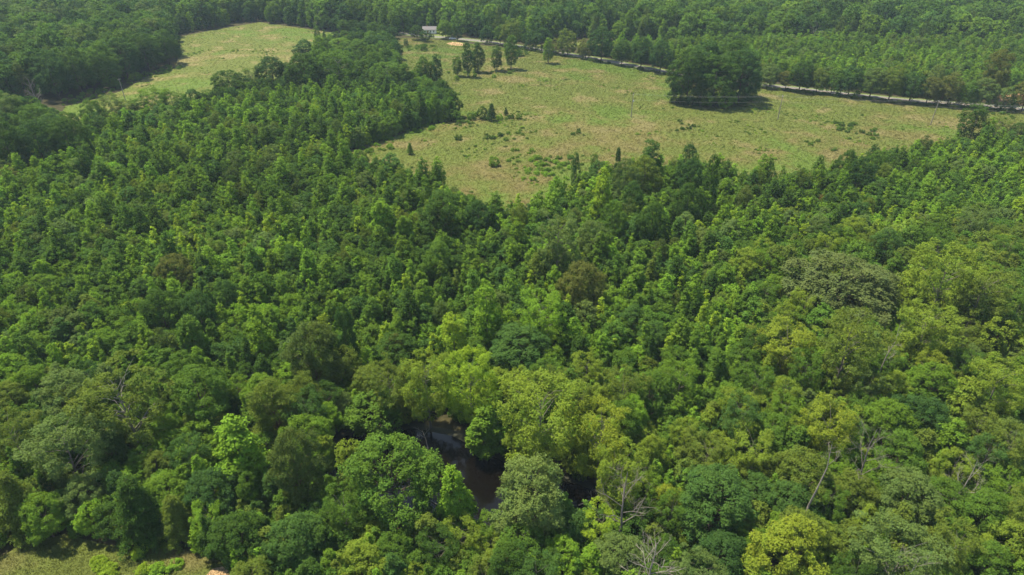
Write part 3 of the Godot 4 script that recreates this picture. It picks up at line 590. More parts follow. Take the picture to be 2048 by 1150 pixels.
	tree("poplar_tree", "poplar", 60.4, -196.1, 0.78, 1.64, "dark", "narrow dark column tree at the meadow edge", "")
	tree("poplar_tree", "poplar", 46.5, -220.5, 1.20, 0.93, "teal", "airy blue-green tree topping the meadow edge", "")
	tree("cedar_tree", "cedar", 35.0, -216.2, 0.73, 2.83, "deep", "dark pointed cedar at the meadow edge", "")
	tree("poplar_tree", "poplar", 28.8, -228.9, 0.50, 1.34, "mid", "spindly tree left of the pointed cedar", "")
	tree("poplar_tree", "poplar", 21.7, -221.6, 0.49, 1.72, "teal", "thin bluish sapling standing against the meadow", "")
	tree("maple_tree", "maple", 26.9, -189.2, 1.10, 1.46, "lime", "bright yellow-green tree at the meadow edge, tallest of the light ones", "")
	tree("oak_tree", "oak", 35.5, -202.2, 0.69, 1.86, "grey", "dull grey-green round tree beside the bright meadow-edge tree", "")
	tree("oak_tree", "oak", 36.1, -191.4, 0.56, 1.95, "teal", "bluish round oak below the dull grey-green one", "")
	tree("oak_tree", "oak", -19.6, -179.9, 1.23, 0.93, "dark", "large dark oak group tree above the left young wood", "")
	tree("oak_tree", "oak", -9.7, -179.3, 0.75, 1.34, "deep", "deep green oak right of the large dark one", "")
	tree("maple_tree", "maple", -36.8, -176.3, 1.20, 1.08, "bright", "pair of bright green trees, the left and taller", "")
	tree("maple_tree", "maple", -29.7, -170.6, 0.94, 1.21, "fresh", "fresh green tree leaning on the taller bright one", "")
	tree("oak_tree", "oak", -19.3, -154.2, 0.78, 1.21, "mid", "round green tree in the young wood below the dark oaks", "")
	tree("oak_tree", "oak", -83.7, -149.9, 0.75, 1.18, "brown", "brownish round-topped tree standing out of the young wood", "")
	tree("oak_tree", "oak", -67.4, -138.6, 0.54, 1.50, "teal", "small blue-green dome in the left young wood", "")
	tree("oak_tree", "oak", -78.9, -130.5, 0.83, 1.14, "dark", "dark oak with shadowy hollow in the left young wood", "")
	tree("oak_tree", "oak", -69.9, -129.4, 0.69, 1.38, "deep", "deep green oak right beside the dark hollow oak", "")
	tree("oak_tree", "oak", -56.0, -155.4, 0.54, 1.62, "teal", "blue-green round tree among bright saplings left of centre", "")
	tree("pine_tree", "pine", -34.2, -116.0, 0.54, 2.28, "deep", "narrow dark pine in the middle left of the wood", "")
	tree("pine_tree", "pine", -39.3, -109.6, 1.13, 1.08, "pine", "dull olive pine with dark gap beside it", "")
	tree("pine_tree", "pine", -24.2, -117.2, 0.58, 1.23, "brown", "small brownish pine below the bright saplings", "")
	tree("oak_tree", "oak", 76.0, -138.4, 2.01, 0.61, "ash", "very wide grey-olive oak, the widest crown on the right", "")
	tree("birch_tree", "birch", 97.0, -134.4, 1.48, 1.00, "yellow", "big yellow-olive birch beyond the wide oak", "")
	tree("birch_tree", "birch", 103.9, -130.0, 1.33, 1.00, "olive", "olive birch at the right side of the wood", "")
	tree("birch_tree", "birch", 87.4, -120.4, 1.26, 0.85, "yellow", "yellowish spreading tree right of the wide grey-olive oak", "")
	tree("oak_tree", "oak", 98.2, -161.0, 0.72, 1.32, "teal", "dark blue-green round tree in the right young wood", "")
	tree("birch_tree", "birch", 56.2, -115.7, 1.21, 0.75, "gold", "golden-olive dome left of the tall olive tree", "")
	tree("birch_tree", "birch", 65.3, -109.6, 1.24, 1.10, "olive", "tall olive feathery tree below the wide grey-olive oak", "")
	tree("oak_tree", "oak", 73.4, -95.1, 0.87, 1.00, "deep", "deep green tree at the shadowy gap", "")
	tree("oak_tree", "oak", 69.1, -98.6, 0.57, 1.00, "mid", "green tree left of the shadowy gap", "")
	tree("maple_tree", "maple", 75.8, -88.7, 1.00, 1.00, "fresh", "fresh green tree lit in front of the dark hollow", "")
	tree("birch_tree", "birch", 54.3, -89.7, 0.98, 1.00, "gold", "golden yellow-green tree behind the leaning dead trunk", "")
	tree("birch_tree", "birch", 49.9, -92.1, 0.60, 1.00, "yellow", "yellow-green tree left of the golden one", "")
	tree("birch_tree", "birch", 41.1, -87.9, 0.90, 0.80, "yellow", "yellow-olive spreading tree above the large blue-green oak", "")
	tree("birch_tree", "birch", 33.5, -87.5, 0.79, 0.80, "olive", "olive-yellow tree up and left of the large blue-green oak", "")
	tree("oak_tree", "oak", 31.7, -75.2, 1.02, 0.90, "teal", "large blue-green oak filling the lower right middle", "")
	tree("oak_tree", "oak", 43.9, -76.5, 0.69, 1.00, "teal", "blue-green oak right of the largest blue-green one", "")
	tree("oak_tree", "oak", 54.9, -79.4, 0.66, 1.00, "olive", "olive round tree right of the leaning dead trunk", "")
	tree("oak_tree", "oak", 61.7, -75.5, 0.89, 1.00, "grey", "soft grey-green round tree below the shadowy gap", "")
	tree("oak_tree", "oak", 72.6, -73.5, 0.76, 1.00, "mid", "neat round green tree near the lower right edge", "")
	tree("oak_tree", "oak", 39.6, -65.5, 0.94, 1.00, "gold", "golden-olive oak at the bottom edge", "")
	tree("oak_tree", "oak", 30.2, -66.1, 0.70, 1.00, "deep", "deep green tree at the bottom edge by the sprawling dead tree", "")
	tree("birch_tree", "birch", 54.1, -64.1, 1.15, 0.80, "grey", "grey-green feathery tree on the bottom edge by the bleached dead tree", "")
	tree("broadleaf_tree", "round", 51.4, -70.6, 0.91, 1.00, "olive", "olive tree left of the grey-green feathery one", "")
	tree("poplar_tree", "poplar", 65.7, -72.5, 0.51, 0.70, "gold", "little golden-leaved tree in the lower right", "")
	tree("birch_tree", "birch", 90.0, -100.6, 1.11, 1.00, "yellow", "yellow-green tree at the right edge below the olive birch", "")
	tree("birch_tree", "birch", 84.1, -86.8, 0.83, 1.00, "olive", "olive tree at the right edge by the hollow", "")
	tree("maple_tree", "maple", 85.1, -100.5, 1.03, 1.00, "yellow", "bright yellow-green ragged tree above the hollow", "")
	tree("maple_tree", "maple", 150.4, -186.9, 1.02, 1.00, "lime", "lime bright tree at the right edge of the young wood", "")
	tree("oak_tree", "oak", 135.7, -183.2, 0.59, 0.90, "deep", "dark round tree in the far right young wood", "")
	tree("broadleaf_tree", "round", 101.1, -207.0, 0.58, 1.00, "rust", "rust-brown small tree in the right young wood", "")
	tree("broadleaf_tree", "round", 123.6, -205.3, 0.72, 1.00, "brown", "brownish-grey small tree in the right young wood", "")
	tree("oak_tree", "oak", 113.5, -222.6, 0.78, 1.30, "dark", "dark tree at the meadow corner, left of three", "")
	tree("oak_tree", "oak", 115.7, -215.1, 0.73, 1.39, "deep", "dark tree at the meadow corner, nearest of three", "")
	tree("oak_tree", "oak", 125.3, -224.6, 0.69, 1.36, "mid", "green tree at the meadow corner, right of three", "")
	tree("poplar_tree", "poplar", 179.6, -262.2, 1.50, 0.75, "dark", "dark twin-topped tree at the right end of the meadow", "")
	tree("birch_tree", "birch", 199.5, -275.6, 0.98, 0.70, "olive", "olive soft tree right of the twin-topped one", "")
	tree("oak_tree", "oak", 204.5, -269.9, 0.71, 1.00, "dark", "dark green tree at the right edge of the meadow end", "")
	tree("oak_tree", "oak", -139.1, -542.7, 0.79, 0.97, "dark", "dark green tree, first in the treeline between the bare purple-grey tree and the house", "")
	tree("oak_tree", "oak", -131.7, -538.4, 0.78, 0.85, "deep", "deep green tree, second in the treeline between the bare purple-grey tree and the house", "")
	tree("oak_tree", "oak", -123.7, -532.1, 0.78, 0.88, "mid", "mid-green tree, third in the treeline between the bare purple-grey tree and the house", "")
	tree("oak_tree", "oak", -115.8, -525.9, 0.77, 0.91, "dark", "dark green tree, fourth in the treeline between the bare purple-grey tree and the house", "")
	tree("oak_tree", "oak", -107.7, -521.9, 0.76, 0.91, "deep", "deep green tree, fifth in the treeline between the bare purple-grey tree and the house", "")
	tree("oak_tree", "oak", -99.4, -515.9, 0.75, 0.94, "mid", "mid-green tree, sixth in the treeline between the bare purple-grey tree and the house", "")
	tree("oak_tree", "oak", -91.5, -512.0, 0.75, 0.82, "dark", "dark green tree, seventh in the treeline between the bare purple-grey tree and the house", "")
	tree("oak_tree", "oak", -84.8, -510.1, 0.75, 0.73, "deep", "deep green tree, eighth in the treeline between the bare purple-grey tree and the house", "")
	tree("poplar_tree", "poplar", -30.9, -395.1, 0.96, 0.68, "mid", "thin meadow tree, first from the small leafy group", "")
	tree("poplar_tree", "poplar", -24.9, -393.9, 0.96, 1.10, "deep", "tall dense meadow tree clothed to the ground", "")
	tree("poplar_tree", "poplar", -19.7, -405.1, 1.23, 0.77, "dark", "open meadow tree showing bare twin trunks", "")
	tree("poplar_tree", "poplar", -8.8, -408.9, 1.08, 0.76, "dark", "lopsided meadow tree with lower right bough", "")
	tree("poplar_tree", "poplar", -0.6, -412.8, 1.33, 0.81, "mid", "tallest lone meadow tree, spindle-shaped", "")
	tree("poplar_tree", "poplar", 22.0, -429.2, 1.04, 0.83, "fresh", "lone meadow tree closest to the road", "")
	tree("bush", "bush", -30.8, -386.0, 0.88, 1.00, "fresh", "small bush at the foot of the thin meadow tree", "")
	tree("bush", "bush", -20.5, -404.5, 1.06, 1.00, "pine", "dull bush at the foot of the twin-trunk meadow tree", "")
	tree("bush", "bush", -10.1, -391.6, 0.74, 1.00, "bright", "bright little bush in the grass below the lopsided tree", "")
	tree("bush", "bush", -18.3, -309.9, 1.32, 1.00, "mid", "left-hand bush of the small thicket in the meadow", "")
	tree("broadleaf_tree", "round", -13.7, -310.5, 0.68, 1.00, "dark", "dark small tree in the meadow thicket, left of the two", "")
	tree("cedar_tree", "cedar", -9.3, -308.0, 0.91, 1.00, "deep", "dark pointed cedar in the middle of the meadow thicket", "")
	tree("bush", "bush", -5.7, -310.4, 0.91, 1.00, "bright", "bright bush beside the thicket cedar", "")
	tree("cedar_tree", "cedar", -2.8, -316.7, 0.42, 1.00, "dark", "very narrow column cedar at the right of the meadow thicket", "")
	tree("bush", "bush", -0.5, -311.5, 0.85, 1.00, "dark", "dark bush right beside the column cedar", "")
	tree("bush", "bush", 3.2, -310.7, 0.85, 1.00, "mid", "last bush at the right end of the meadow thicket", "")
	tree("bush", "bush", -22.5, -280.1, 0.88, 1.00, "dark", "dark lone bush in the dry grass of the near meadow", "")
	tree("bush", "bush", -6.8, -248.7, 1.30, 1.00, "fresh", "largest lone bush in the near meadow, fresh green", "")
	tree("cedar_tree", "cedar", -40.4, -261.6, 0.55, 1.00, "fresh", "small lone conical sapling by the near meadow tip", "")
	tree("bush", "bush", 5.1, -449.4, 1.34, 1.00, "mid", "spreading bush behind the tallest lone meadow tree", "")
	tree("bush", "bush", -58.0, -468.8, 1.56, 1.00, "mid", "low bush below the trees across the road from the house", "")
	tree("broadleaf_tree", "round", -72.0, -484.8, 0.51, 1.00, "deep", "small dark tree at the meadow corner by the road", "")
	tree("bush", "bush", -57.1, -515.5, 0.76, 1.00, "dark", "dark garden bush on the white house lawn", "")
	tree("bush", "bush", -51.8, -524.3, 0.67, 1.00, "pine", "dull garden bush beside the white house", "")
	tree("oak_tree", "oak", -47.1, -375.3, 0.75, 1.36, "mid", "round tree of the small leafy group beside the open meadow", "")
	tree("poplar_tree", "poplar", -39.7, -370.9, 0.91, 1.08, "deep", "tall dense tree at the right of the small leafy group", "")
	tree("broadleaf_tree", "round", -43.7, -373.1, 0.96, 1.50, "dark", "dark tree in the middle of the small leafy group", "")
	tree("broadleaf_tree", "round", -50.7, -373.1, 0.96, 1.26, "mid", "low tree at the left of the small leafy group", "")
	tree("broadleaf_tree", "round", -45.3, -354.1, 0.57, 0.87, "bright", "small bright tree below the leafy group", "")
	tree("oak_tree", "oak", -46.8, -324.3, 1.00, 0.61, "fresh", "fresh green tree at the right end of the copse foot", "")
	tree("poplar_tree", "poplar", -35.8, -324.3, 1.15, 0.50, "dark", "tall dark pointed tree where the copse meets the meadow", "")
	tree("broadleaf_tree", "round", -31.4, -312.6, 1.16, 0.83, "deep", "deep green tree at the tip of the copse by the thicket", "")
	tree("broadleaf_tree", "round", -26.5, -307.8, 1.02, 0.59, "mid", "low bushy tree at the very tip of the copse", "")
	tree("oak_tree", "oak", -51.8, -312.6, 0.80, 0.79, "dark", "dark tree in front of the copse right end", "")
	tree("oak_tree", "oak", -122.4, -356.1, 1.39, 0.92, "deep", "large dark oak at the left end of the copse", "")
	tree("oak_tree", "oak", -104.5, -350.1, 1.63, 0.90, "dark", "largest dark oak in the front of the copse", "")
	tree("birch_tree", "birch", -89.2, -359.2, 2.01, 0.70, "mid", "tall soft green tree in the middle of the copse front", "")
	tree("poplar_tree", "poplar", -108.3, -398.8, 1.37, 0.87, "fresh", "tall copse tree with pale trunk showing", "")
	tree("poplar_tree", "poplar", -127.9, -470.6, 0.61, 1.38, "mid", "spindly top tree standing above the copse", "")
	tree("poplar_tree", "poplar", -124.0, -474.0, 0.43, 1.66, "dark", "second thin spire tree right of the spindly top", "")
	tree("oak_tree", "oak", -128.6, -439.3, 1.25, 0.64, "deep", "dark tree at the back left of the copse", "")
	tree("oak_tree", "oak", -109.1, -451.4, 1.61, 0.46, "fresh", "light green tree at the back of the copse", "")
	tree("oak_tree", "oak", -93.5, -436.4, 1.29, 0.68, "mid", "green tree at the back right of the copse", "")
	tree("oak_tree", "oak", -86.6, -457.6, 1.58, 0.50, "deep", "dark dome at the far right corner of the copse", "")
	tree("birch_tree", "birch", -74.9, -422.3, 1.04, 0.66, "fresh", "light soft tree right of the dark dome", "")
	tree("oak_tree", "oak", -75.2, -380.9, 1.05, 1.04, "mid", "green tree on the right flank of the copse", "")
	tree("birch_tree", "birch", -63.6, -356.1, 1.72, 0.60, "mid", "spreading tree at the right end of the copse front", "")
	tree("poplar_tree", "poplar", -54.6, -356.1, 1.32, 0.66, "mid", "ragged tree near the gap where the meadow shows", "")
	tree("oak_tree", "oak", -75.3, -359.2, 0.91, 0.85, "dark", "dark tree between the two soft copse trees", "")
	tree("oak_tree", "oak", -115.7, -359.2, 1.00, 1.03, "dark", "dark tree between the two largest copse oaks", "")
	tree("birch_tree", "birch", -95.5, -356.1, 1.12, 0.72, "grey", "grey-green tree right of the largest copse oak", "")
	tree("birch_tree", "birch", -131.2, -352.1, 1.05, 0.88, "pale", "pale feathery tree left of the copse", "")
	tree("oak_tree", "oak", -138.8, -339.6, 1.33, 0.80, "dark", "dark oak standing between hedgerow and copse", "")
	tree("broadleaf_tree", "round", -134.2, -344.3, 1.49, 0.91, "deep", "deep green tree between the dark hedgerow oak and the copse", "")
	tree("oak_tree", "oak", -147.8, -315.9, 1.05, 0.77, "deep", "dark round tree at the right of the hedgerow", "")
	tree("birch_tree", "birch", -154.6, -311.0, 1.14, 0.69, "mid", "tall green hedgerow tree left of the dark round one", "")
	tree("birch_tree", "birch", -160.8, -309.4, 1.43, 0.67, "fresh", "light green feathery hedgerow tree", "")
	tree("poplar_tree", "poplar", -167.1, -304.6, 1.28, 0.49, "mid", "spiky hedgerow tree in the middle", "")
	tree("birch_tree", "birch", -170.1, -300.1, 0.87, 0.85, "olive", "olive hedgerow tree right of the rusty pole", "")
	tree("birch_tree", "birch", -174.6, -297.1, 1.05, 0.92, "pale", "pale feathery hedgerow tree beside the rusty pole", "")
	tree("oak_tree", "oak", -178.4, -288.4, 0.78, 1.30, "mid", "green hedgerow tree near the field corner", "")
	tree("oak_tree", "oak", -166.9, -273.5, 0.79, 0.98, "dark", "dark tree below the hedgerow corner", "")
	tree("broadleaf_tree", "round", -142.9, -324.3, 1.20, 0.95, "mid", "green tree between the dark round and the dark oak of the hedgerow", "")
	tree("oak_tree", "oak", -163.7, -245.2, 1.23, 1.07, "dark", "big dark tree at the right of the left-hand dark group", "")
	tree("oak_tree", "oak", -172.4, -241.5, 1.15, 1.16, "deep", "big dark tree in the middle of the left-hand dark group", "")
	tree("oak_tree", "oak", -181.7, -237.8, 1.07, 1.37, "dark", "big dark tree at the left of the left-hand dark group", "")
	tree("oak_tree", "oak", -197.7, -280.1, 1.09, 0.94, "mid", "green round tree behind the left-hand dark group", "")
	tree("oak_tree", "oak", -182.9, -267.2, 0.98, 1.01, "teal", "bluish tree behind the left-hand dark group", "")
	tree("oak_tree", "oak", -180.3, -273.5, 0.79, 1.21, "mid", "mid-green tree near the bare grey one", "")
	tree("birch_tree", "birch", -219.4, -292.7, 1.41, 0.74, "grey", "grey-green tree at the left edge below the dark woods", "")
	tree("oak_tree", "oak", -169.7, -217.4, 0.74, 0.98, "brown", "brownish tree at the left edge in front of the dark group", "")
	tree("oak_tree", "oak", -206.8, -425.0, 1.36, 1.00, "dark", "tall dark oak at the corner of the woods by the smaller field", "")
	tree("oak_tree", "oak", -211.6, -408.9, 1.43, 1.00, "dark", "tall dark oak left of the corner oak", "")
	tree("oak_tree", "oak", -214.2, -389.1, 1.48, 1.00, "deep", "deep green oak of the woods edge above the field track", "")
	tree("oak_tree", "oak", -218.0, -373.1, 1.53, 1.00, "mid", "mid-green oak of the woods edge", "")
	tree("oak_tree", "oak", -222.3, -356.1, 1.54, 1.00, "dark", "dark oak in the woods edge near the bare grey tree", "")
	tree("oak_tree", "oak", -228.2, -346.2, 1.58, 1.00, "deep", "deep green oak right behind the bare grey tree", "")
	tree("broadleaf_tree", "round", -209.1, -386.7, 0.91, 0.52, "fresh", "bright bushy tree in front of the woods edge", "")
	tree("broadleaf_tree", "round", -213.1, -368.7, 1.19, 0.58, "mid", "low green tree in front of the woods edge", "")
	tree("poplar_tree", "poplar", -192.2, -574.5, 0.90, 0.83, "fresh", "lone fresh green tree at the far end of the smaller field", "")
	tree("oak_tree", "oak", -67.2, -506.2, 0.80, 0.84, "dark", "dark tree by the road across from the white house", "")
	tree("broadleaf_tree", "round", -60.1, -498.7, 1.14, 0.76, "deep", "low dark tree beside the one across from the house", "")
	tree("broadleaf_tree", "round", -43.0, -517.9, 1.72, 0.61, "mid", "small tree standing over the white car", "")
	tree("oak_tree", "oak", -47.0, -510.1, 0.93, 0.92, "fresh", "light green tree right of the white house", "")
	tree("oak_tree", "oak", -68.1, -538.4, 0.59, 1.21, "deep", "dark tree left of the white house", "")
	tree("oak_tree", "oak", 85.8, -336.8, 1.65, 1.08, "dark", "left front oak of the big meadow clump", "")
	tree("oak_tree", "oak", 97.9, -333.1, 1.77, 0.90, "dark", "front oak in the middle of the big meadow clump", "")
	tree("oak_tree", "oak", 111.7, -338.6, 1.58, 1.10, "deep", "right front oak of the big meadow clump", "")
	tree("oak_tree", "oak", 95.4, -348.2, 1.83, 1.02, "deep", "back left oak of the big meadow clump", "")
	tree("oak_tree", "oak", 108.6, -350.1, 1.84, 1.02, "dark", "back right oak of the big meadow clump, its top", "")
	tree("oak_tree", "oak", 84.4, -344.3, 1.04, 1.11, "mid", "low left bough tree of the big meadow clump", "")
	tree("oak_tree", "oak", 119.5, -348.2, 1.01, 1.25, "deep", "right edge oak of the big meadow clump", "")
	tree("broadleaf_tree", "round", 103.0, -331.3, 1.58, 0.63, "bright", "bright green small tree at the foot of the big meadow clump", "")
	tree("broadleaf_tree", "round", 94.5, -332.2, 1.23, 0.67, "fresh", "fresh green small tree left of the bright one under the clump", "")
	tree("broadleaf_tree", "round", 81.2, -338.6, 1.25, 0.60, "dark", "low dark bushy tree at the left foot of the big meadow clump", "")
	tree("broadleaf_tree", "round", 87.9, -333.1, 1.31, 0.57, "deep", "low deep green bushy tree under the left of the big meadow clump", "")
	tree("broadleaf_tree", "round", 111.4, -335.0, 1.46, 0.55, "dark", "low dark bushy tree under the right of the big meadow clump", "")
	tree("broadleaf_tree", "round", 118.2, -341.5, 1.11, 0.75, "mid", "low mid-green bushy tree at the right foot of the big meadow clump", "")
	tree("broadleaf_tree", "round", -16.9, -493.4, 1.49, 0.90, "deep", "deep green bushy tree, first in the roadside row counting from the white car", "trees in the row along the road")
	tree("pine_tree", "pine", -8.0, -487.9, 1.13, 0.71, "mid", "mid-green pine tree, second in the roadside row counting from the white car", "trees in the row along the road")
	tree("broadleaf_tree", "round", -0.9, -481.0, 1.99, 1.01, "olive", "olive green bushy tree, third in the roadside row counting from the white car", "trees in the row along the road")
	tree("broadleaf_tree", "round", 10.9, -471.2, 1.36, 1.02, "deep", "deep green bushy tree, fourth in the roadside row counting from the white car", "trees in the row along the road")
	tree("broadleaf_tree", "round", 19.1, -465.9, 1.71, 0.99, "deep", "deep green bushy tree, fifth in the roadside row counting from the white car", "trees in the row along the road")
	tree("broadleaf_tree", "round", 27.8, -456.4, 1.25, 0.93, "brown", "brownish green bushy tree, sixth in the roadside row counting from the white car", "trees in the row along the road")
	tree("broadleaf_tree", "round", 35.1, -451.6, 1.83, 1.01, "olive", "olive green bushy tree, seventh in the roadside row counting from the white car", "trees in the row along the road")
	tree("broadleaf_tree", "round", 46.0, -443.1, 1.57, 0.87, "brown", "brownish green bushy tree, eighth in the roadside row counting from the white car", "trees in the row along the road")
	tree("oak_tree", "oak", 54.9, -434.8, 1.27, 1.06, "deep", "deep green rounded tree, ninth in the roadside row counting from the white car", "trees in the row along the road")
	tree("oak_tree", "oak", 66.0, -424.4, 1.03, 0.94, "dark", "dark green rounded tree, tenth in the roadside row counting from the white car", "trees in the row along the road")
	tree("pine_tree", "pine", 76.0, -414.8, 1.61, 0.72, "deep", "deep green pine tree, eleventh in the roadside row counting from the white car", "trees in the row along the road")
	tree("oak_tree", "oak", 85.6, -405.3, 1.13, 1.07, "deep", "deep green rounded tree, twelfth in the roadside row counting from the white car", "trees in the row along the road")
	tree("broadleaf_tree", "round", 136.0, -369.5, 1.56, 0.90, "grey", "grey-green bushy tree, second in the roadside row after the oak clump", "trees in the row along the road")
	tree("pine_tree", "pine", 144.1, -364.4, 1.07, 0.59, "brown", "brownish green pine tree, third in the roadside row after the oak clump", "trees in the row along the road")
	tree("oak_tree", "oak", 149.8, -360.7, 1.09, 1.00, "dark", "dark green rounded tree, fourth in the roadside row after the oak clump", "trees in the row along the road")
	tree("oak_tree", "oak", 157.6, -357.6, 0.77, 1.12, "olive", "olive green rounded tree, fifth in the roadside row after the oak clump", "trees in the row along the road")
	tree("oak_tree", "oak", 164.4, -355.2, 0.78, 1.10, "mid", "mid-green rounded tree, sixth in the roadside row after the oak clump", "trees in the row along the road")
	tree("broadleaf_tree", "round", 171.3, -350.9, 1.81, 0.95, "deep", "deep green bushy tree, seventh in the roadside row after the oak clump", "trees in the row along the road")
	tree("pine_tree", "pine", 180.0, -346.1, 1.49, 0.69, "grey", "grey-green pine tree, eighth in the roadside row after the oak clump", "trees in the row along the road")
	tree("oak_tree", "oak", 187.6, -341.9, 1.05, 1.12, "olive", "olive green rounded tree, ninth in the roadside row after the oak clump", "trees in the row along the road")
	tree("oak_tree", "oak", 196.6, -339.3, 1.01, 0.99, "deep", "deep green rounded tree, tenth in the roadside row after the oak clump", "trees in the row along the road")
	tree("oak_tree", "oak", 203.3, -335.8, 1.03, 0.89, "brown", "brownish green rounded tree, eleventh in the roadside row after the oak clump", "trees in the row along the road")
	tree("broadleaf_tree", "round", 211.9, -333.3, 1.78, 1.02, "brown", "brownish green bushy tree, twelfth in the roadside row after the oak clump", "trees in the row along the road")
	tree("broadleaf_tree", "round", 218.9, -330.3, 1.33, 1.09, "mid", "mid-green bushy tree, thirteenth in the roadside row after the oak clump", "trees in the row along the road")
	tree("oak_tree", "oak", 225.3, -329.0, 1.01, 0.93, "grey", "grey-green rounded tree, fourteenth in the roadside row after the oak clump", "trees in the row along the road")
	tree("broadleaf_tree", "round", 233.7, -325.0, 1.46, 0.87, "grey", "grey-green bushy tree, fifteenth in the roadside row after the oak clump", "trees in the row along the road")
	tree("oak_tree", "oak", 242.1, -323.2, 1.02, 1.01, "brown", "brownish green rounded tree, sixteenth in the roadside row after the oak clump", "trees in the row along the road")
	tree("oak_tree", "oak", 212.3, -348.2, 0.75, 1.51, "pale", "pale dusty tree behind the roadside row", "")
	tree("pine_tree", "pine", 236.9, -340.5, 1.53, 1.07, "brown", "tall brownish pine behind the right end of the roadside row", "")
	tree("broadleaf_tree", "round", 215.1, -344.3, 0.89, 1.03, "rust", "rust-coloured small tree behind the roadside row", "")
	tree("oak_tree", "oak", 15.9, -66.8, 0.70, 0.91, "grey", "large grey-green rounded oak-like tree right of the small bright bottom-edge tree", "")
	tree("oak_tree", "oak", 47.4, -80.7, 0.81, 1.08, "olive", "large olive green rounded oak-like tree behind the second blue-green oak", "")
	tree("birch_tree", "birch", 63.3, -66.1, 0.79, 1.05, "olive", "large olive green feathery tree in front and right of the little golden tree", "")
	tree("oak_tree", "oak", 67.6, -94.2, 0.74, 1.12, "fresh", "fresh green rounded oak-like tree left of the deep green tree at the gap", "")
	tree("oak_tree", "oak", 67.6, -64.4, 0.69, 1.04, "mid", "large mid-green rounded oak-like tree in front of the neat round tree", "")
	tree("oak_tree", "oak", 65.5, -85.6, 0.75, 1.09, "mid", "large mid-green rounded oak-like tree in front of the deep green tree at the gap", "")
	tree("oak_tree", "oak", -73.9, -75.4, 0.58, 1.05, "fresh", "fresh green rounded oak-like tree right of the corner conifer", "")
	tree("birch_tree", "birch", 79.7, -85.3, 0.71, 1.07, "teal", "blue-green feathery tree left of the olive right-edge tree", "")
	tree("oak_tree", "oak", -21.4, -64.7, 0.66, 1.07, "yellow", "large yellow-green rounded oak-like tree in front of the green tree at the pond end", "")
	tree("birch_tree", "birch", -10.9, -68.1, 0.65, 0.95, "dark", "dark green feathery tree left of the yellowish tree below the bank", "")
	tree("oak_tree", "oak", 82.3, -106.1, 0.76, 1.04, "fresh", "fresh green rounded oak-like tree left of the ragged yellow tree", "")
	tree("maple_tree", "maple", -67.0, -119.4, 1.00, 1.14, "mid", "mid-green upright leafy tree in front of the deep green oak at the hollow", "")
	tree("oak_tree", "oak", 26.1, -102.1, 0.78, 1.07, "mid", "mid-green rounded oak-like tree behind and right of the golden-olive tree", "")
	tree("pine_tree", "pine", 0.2, -63.8, 0.78, 1.01, "dark", "dark green pine tree right of the olive bottom-edge tree", "")
	tree("birch_tree", "birch", 32.2, -105.1, 0.84, 1.02, "fresh", "fresh green feathery tree behind the olive-yellow tree", "")
	tree("oak_tree", "oak", 73.4, -67.9, 0.71, 1.08, "yellow", "large yellow-green rounded oak-like tree in front and right of the neat round tree", "")
	tree("oak_tree", "oak", -70.0, -79.6, 0.57, 0.99, "grey", "grey-green rounded oak-like tree behind the small bright tree by the clearing", "")
	tree("birch_tree", "birch", 105.7, -124.2, 0.84, 0.95, "dark", "dark green feathery tree in front of the olive birch", "")
	tree("birch_tree", "birch", 40.7, -93.1, 0.79, 1.09, "teal", "blue-green feathery tree behind the yellow tree above the blue-green oak", "")
	tree("oak_tree", "oak", 45.5, -91.9, 0.75, 1.03, "mid", "mid-green rounded oak-like tree left of the yellow tree left of the golden one", "")
	tree("birch_tree", "birch", 20.6, -100.8, 0.83, 1.09, "olive", "olive green feathery tree behind the golden-olive tree", "")
	tree("maple_tree", "maple", 41.5, -112.0, 0.82, 1.10, "mid", "mid-green upright leafy tree left of the golden-olive dome", "")
	tree("broadleaf_tree", "round", 23.0, -67.9, 0.80, 1.09, "dark", "dark green rounded tree left of the deep green bottom-edge tree", "")
	tree("oak_tree", "oak", 7.7, -67.2, 0.56, 1.04, "bright", "bright green rounded oak-like tree left of the small bright bottom-edge tree", "")
	tree("oak_tree", "oak", 69.7, -77.9, 0.67, 0.94, "mid", "mid-green rounded oak-like tree behind the little golden tree", "")
	tree("conical_tree", "young", -46.1, -71.3, 0.81, 1.08, "dark", "dark green conical young tree left of the dark tree by the bank", "")
	tree("pine_tree", "pine", 23.9, -87.7, 0.63, 1.07, "yellow", "yellow-green pine tree behind and right of the yellow tree at the pond tip", "")
	tree("birch_tree", "birch", 57.7, -108.3, 0.73, 1.13, "mid", "mid-green feathery tree in front and right of the golden-olive dome", "")
	tree("birch_tree", "birch", 73.9, -83.8, 0.71, 0.90, "yellow", "yellow-green feathery tree in front of the fresh tree at the hollow", "")
	tree("birch_tree", "birch", 50.5, -76.9, 0.56, 1.12, "mid", "mid-green feathery tree left of the olive tree by the dead trunk", "")
	tree("maple_tree", "maple", 49.3, -88.5, 0.82, 1.11, "mid", "mid-green upright leafy tree in front of the yellow tree left of the golden one", "")
	tree("maple_tree", "maple", 58.2, -71.1, 0.81, 1.13, "olive", "olive green upright leafy tree in front of the soft grey-green tree", "")
	tree("birch_tree", "birch", 24.9, -74.7, 0.58, 1.10, "mid", "mid-green feathery tree left of the large blue-green oak", "")
	tree("birch_tree", "birch", 19.5, -75.1, 0.53, 1.03, "mid", "mid-green feathery tree right of the lime tree by the dead trunk", "")
	tree("oak_tree", "oak", 60.7, -81.0, 0.73, 0.93, "fresh", "large fresh green rounded oak-like tree left of the soft grey-green tree", "")
	tree("maple_tree", "maple", -12.9, -71.1, 0.76, 1.05, "olive", "olive green upright leafy tree left of the yellowish tree below the bank", "")
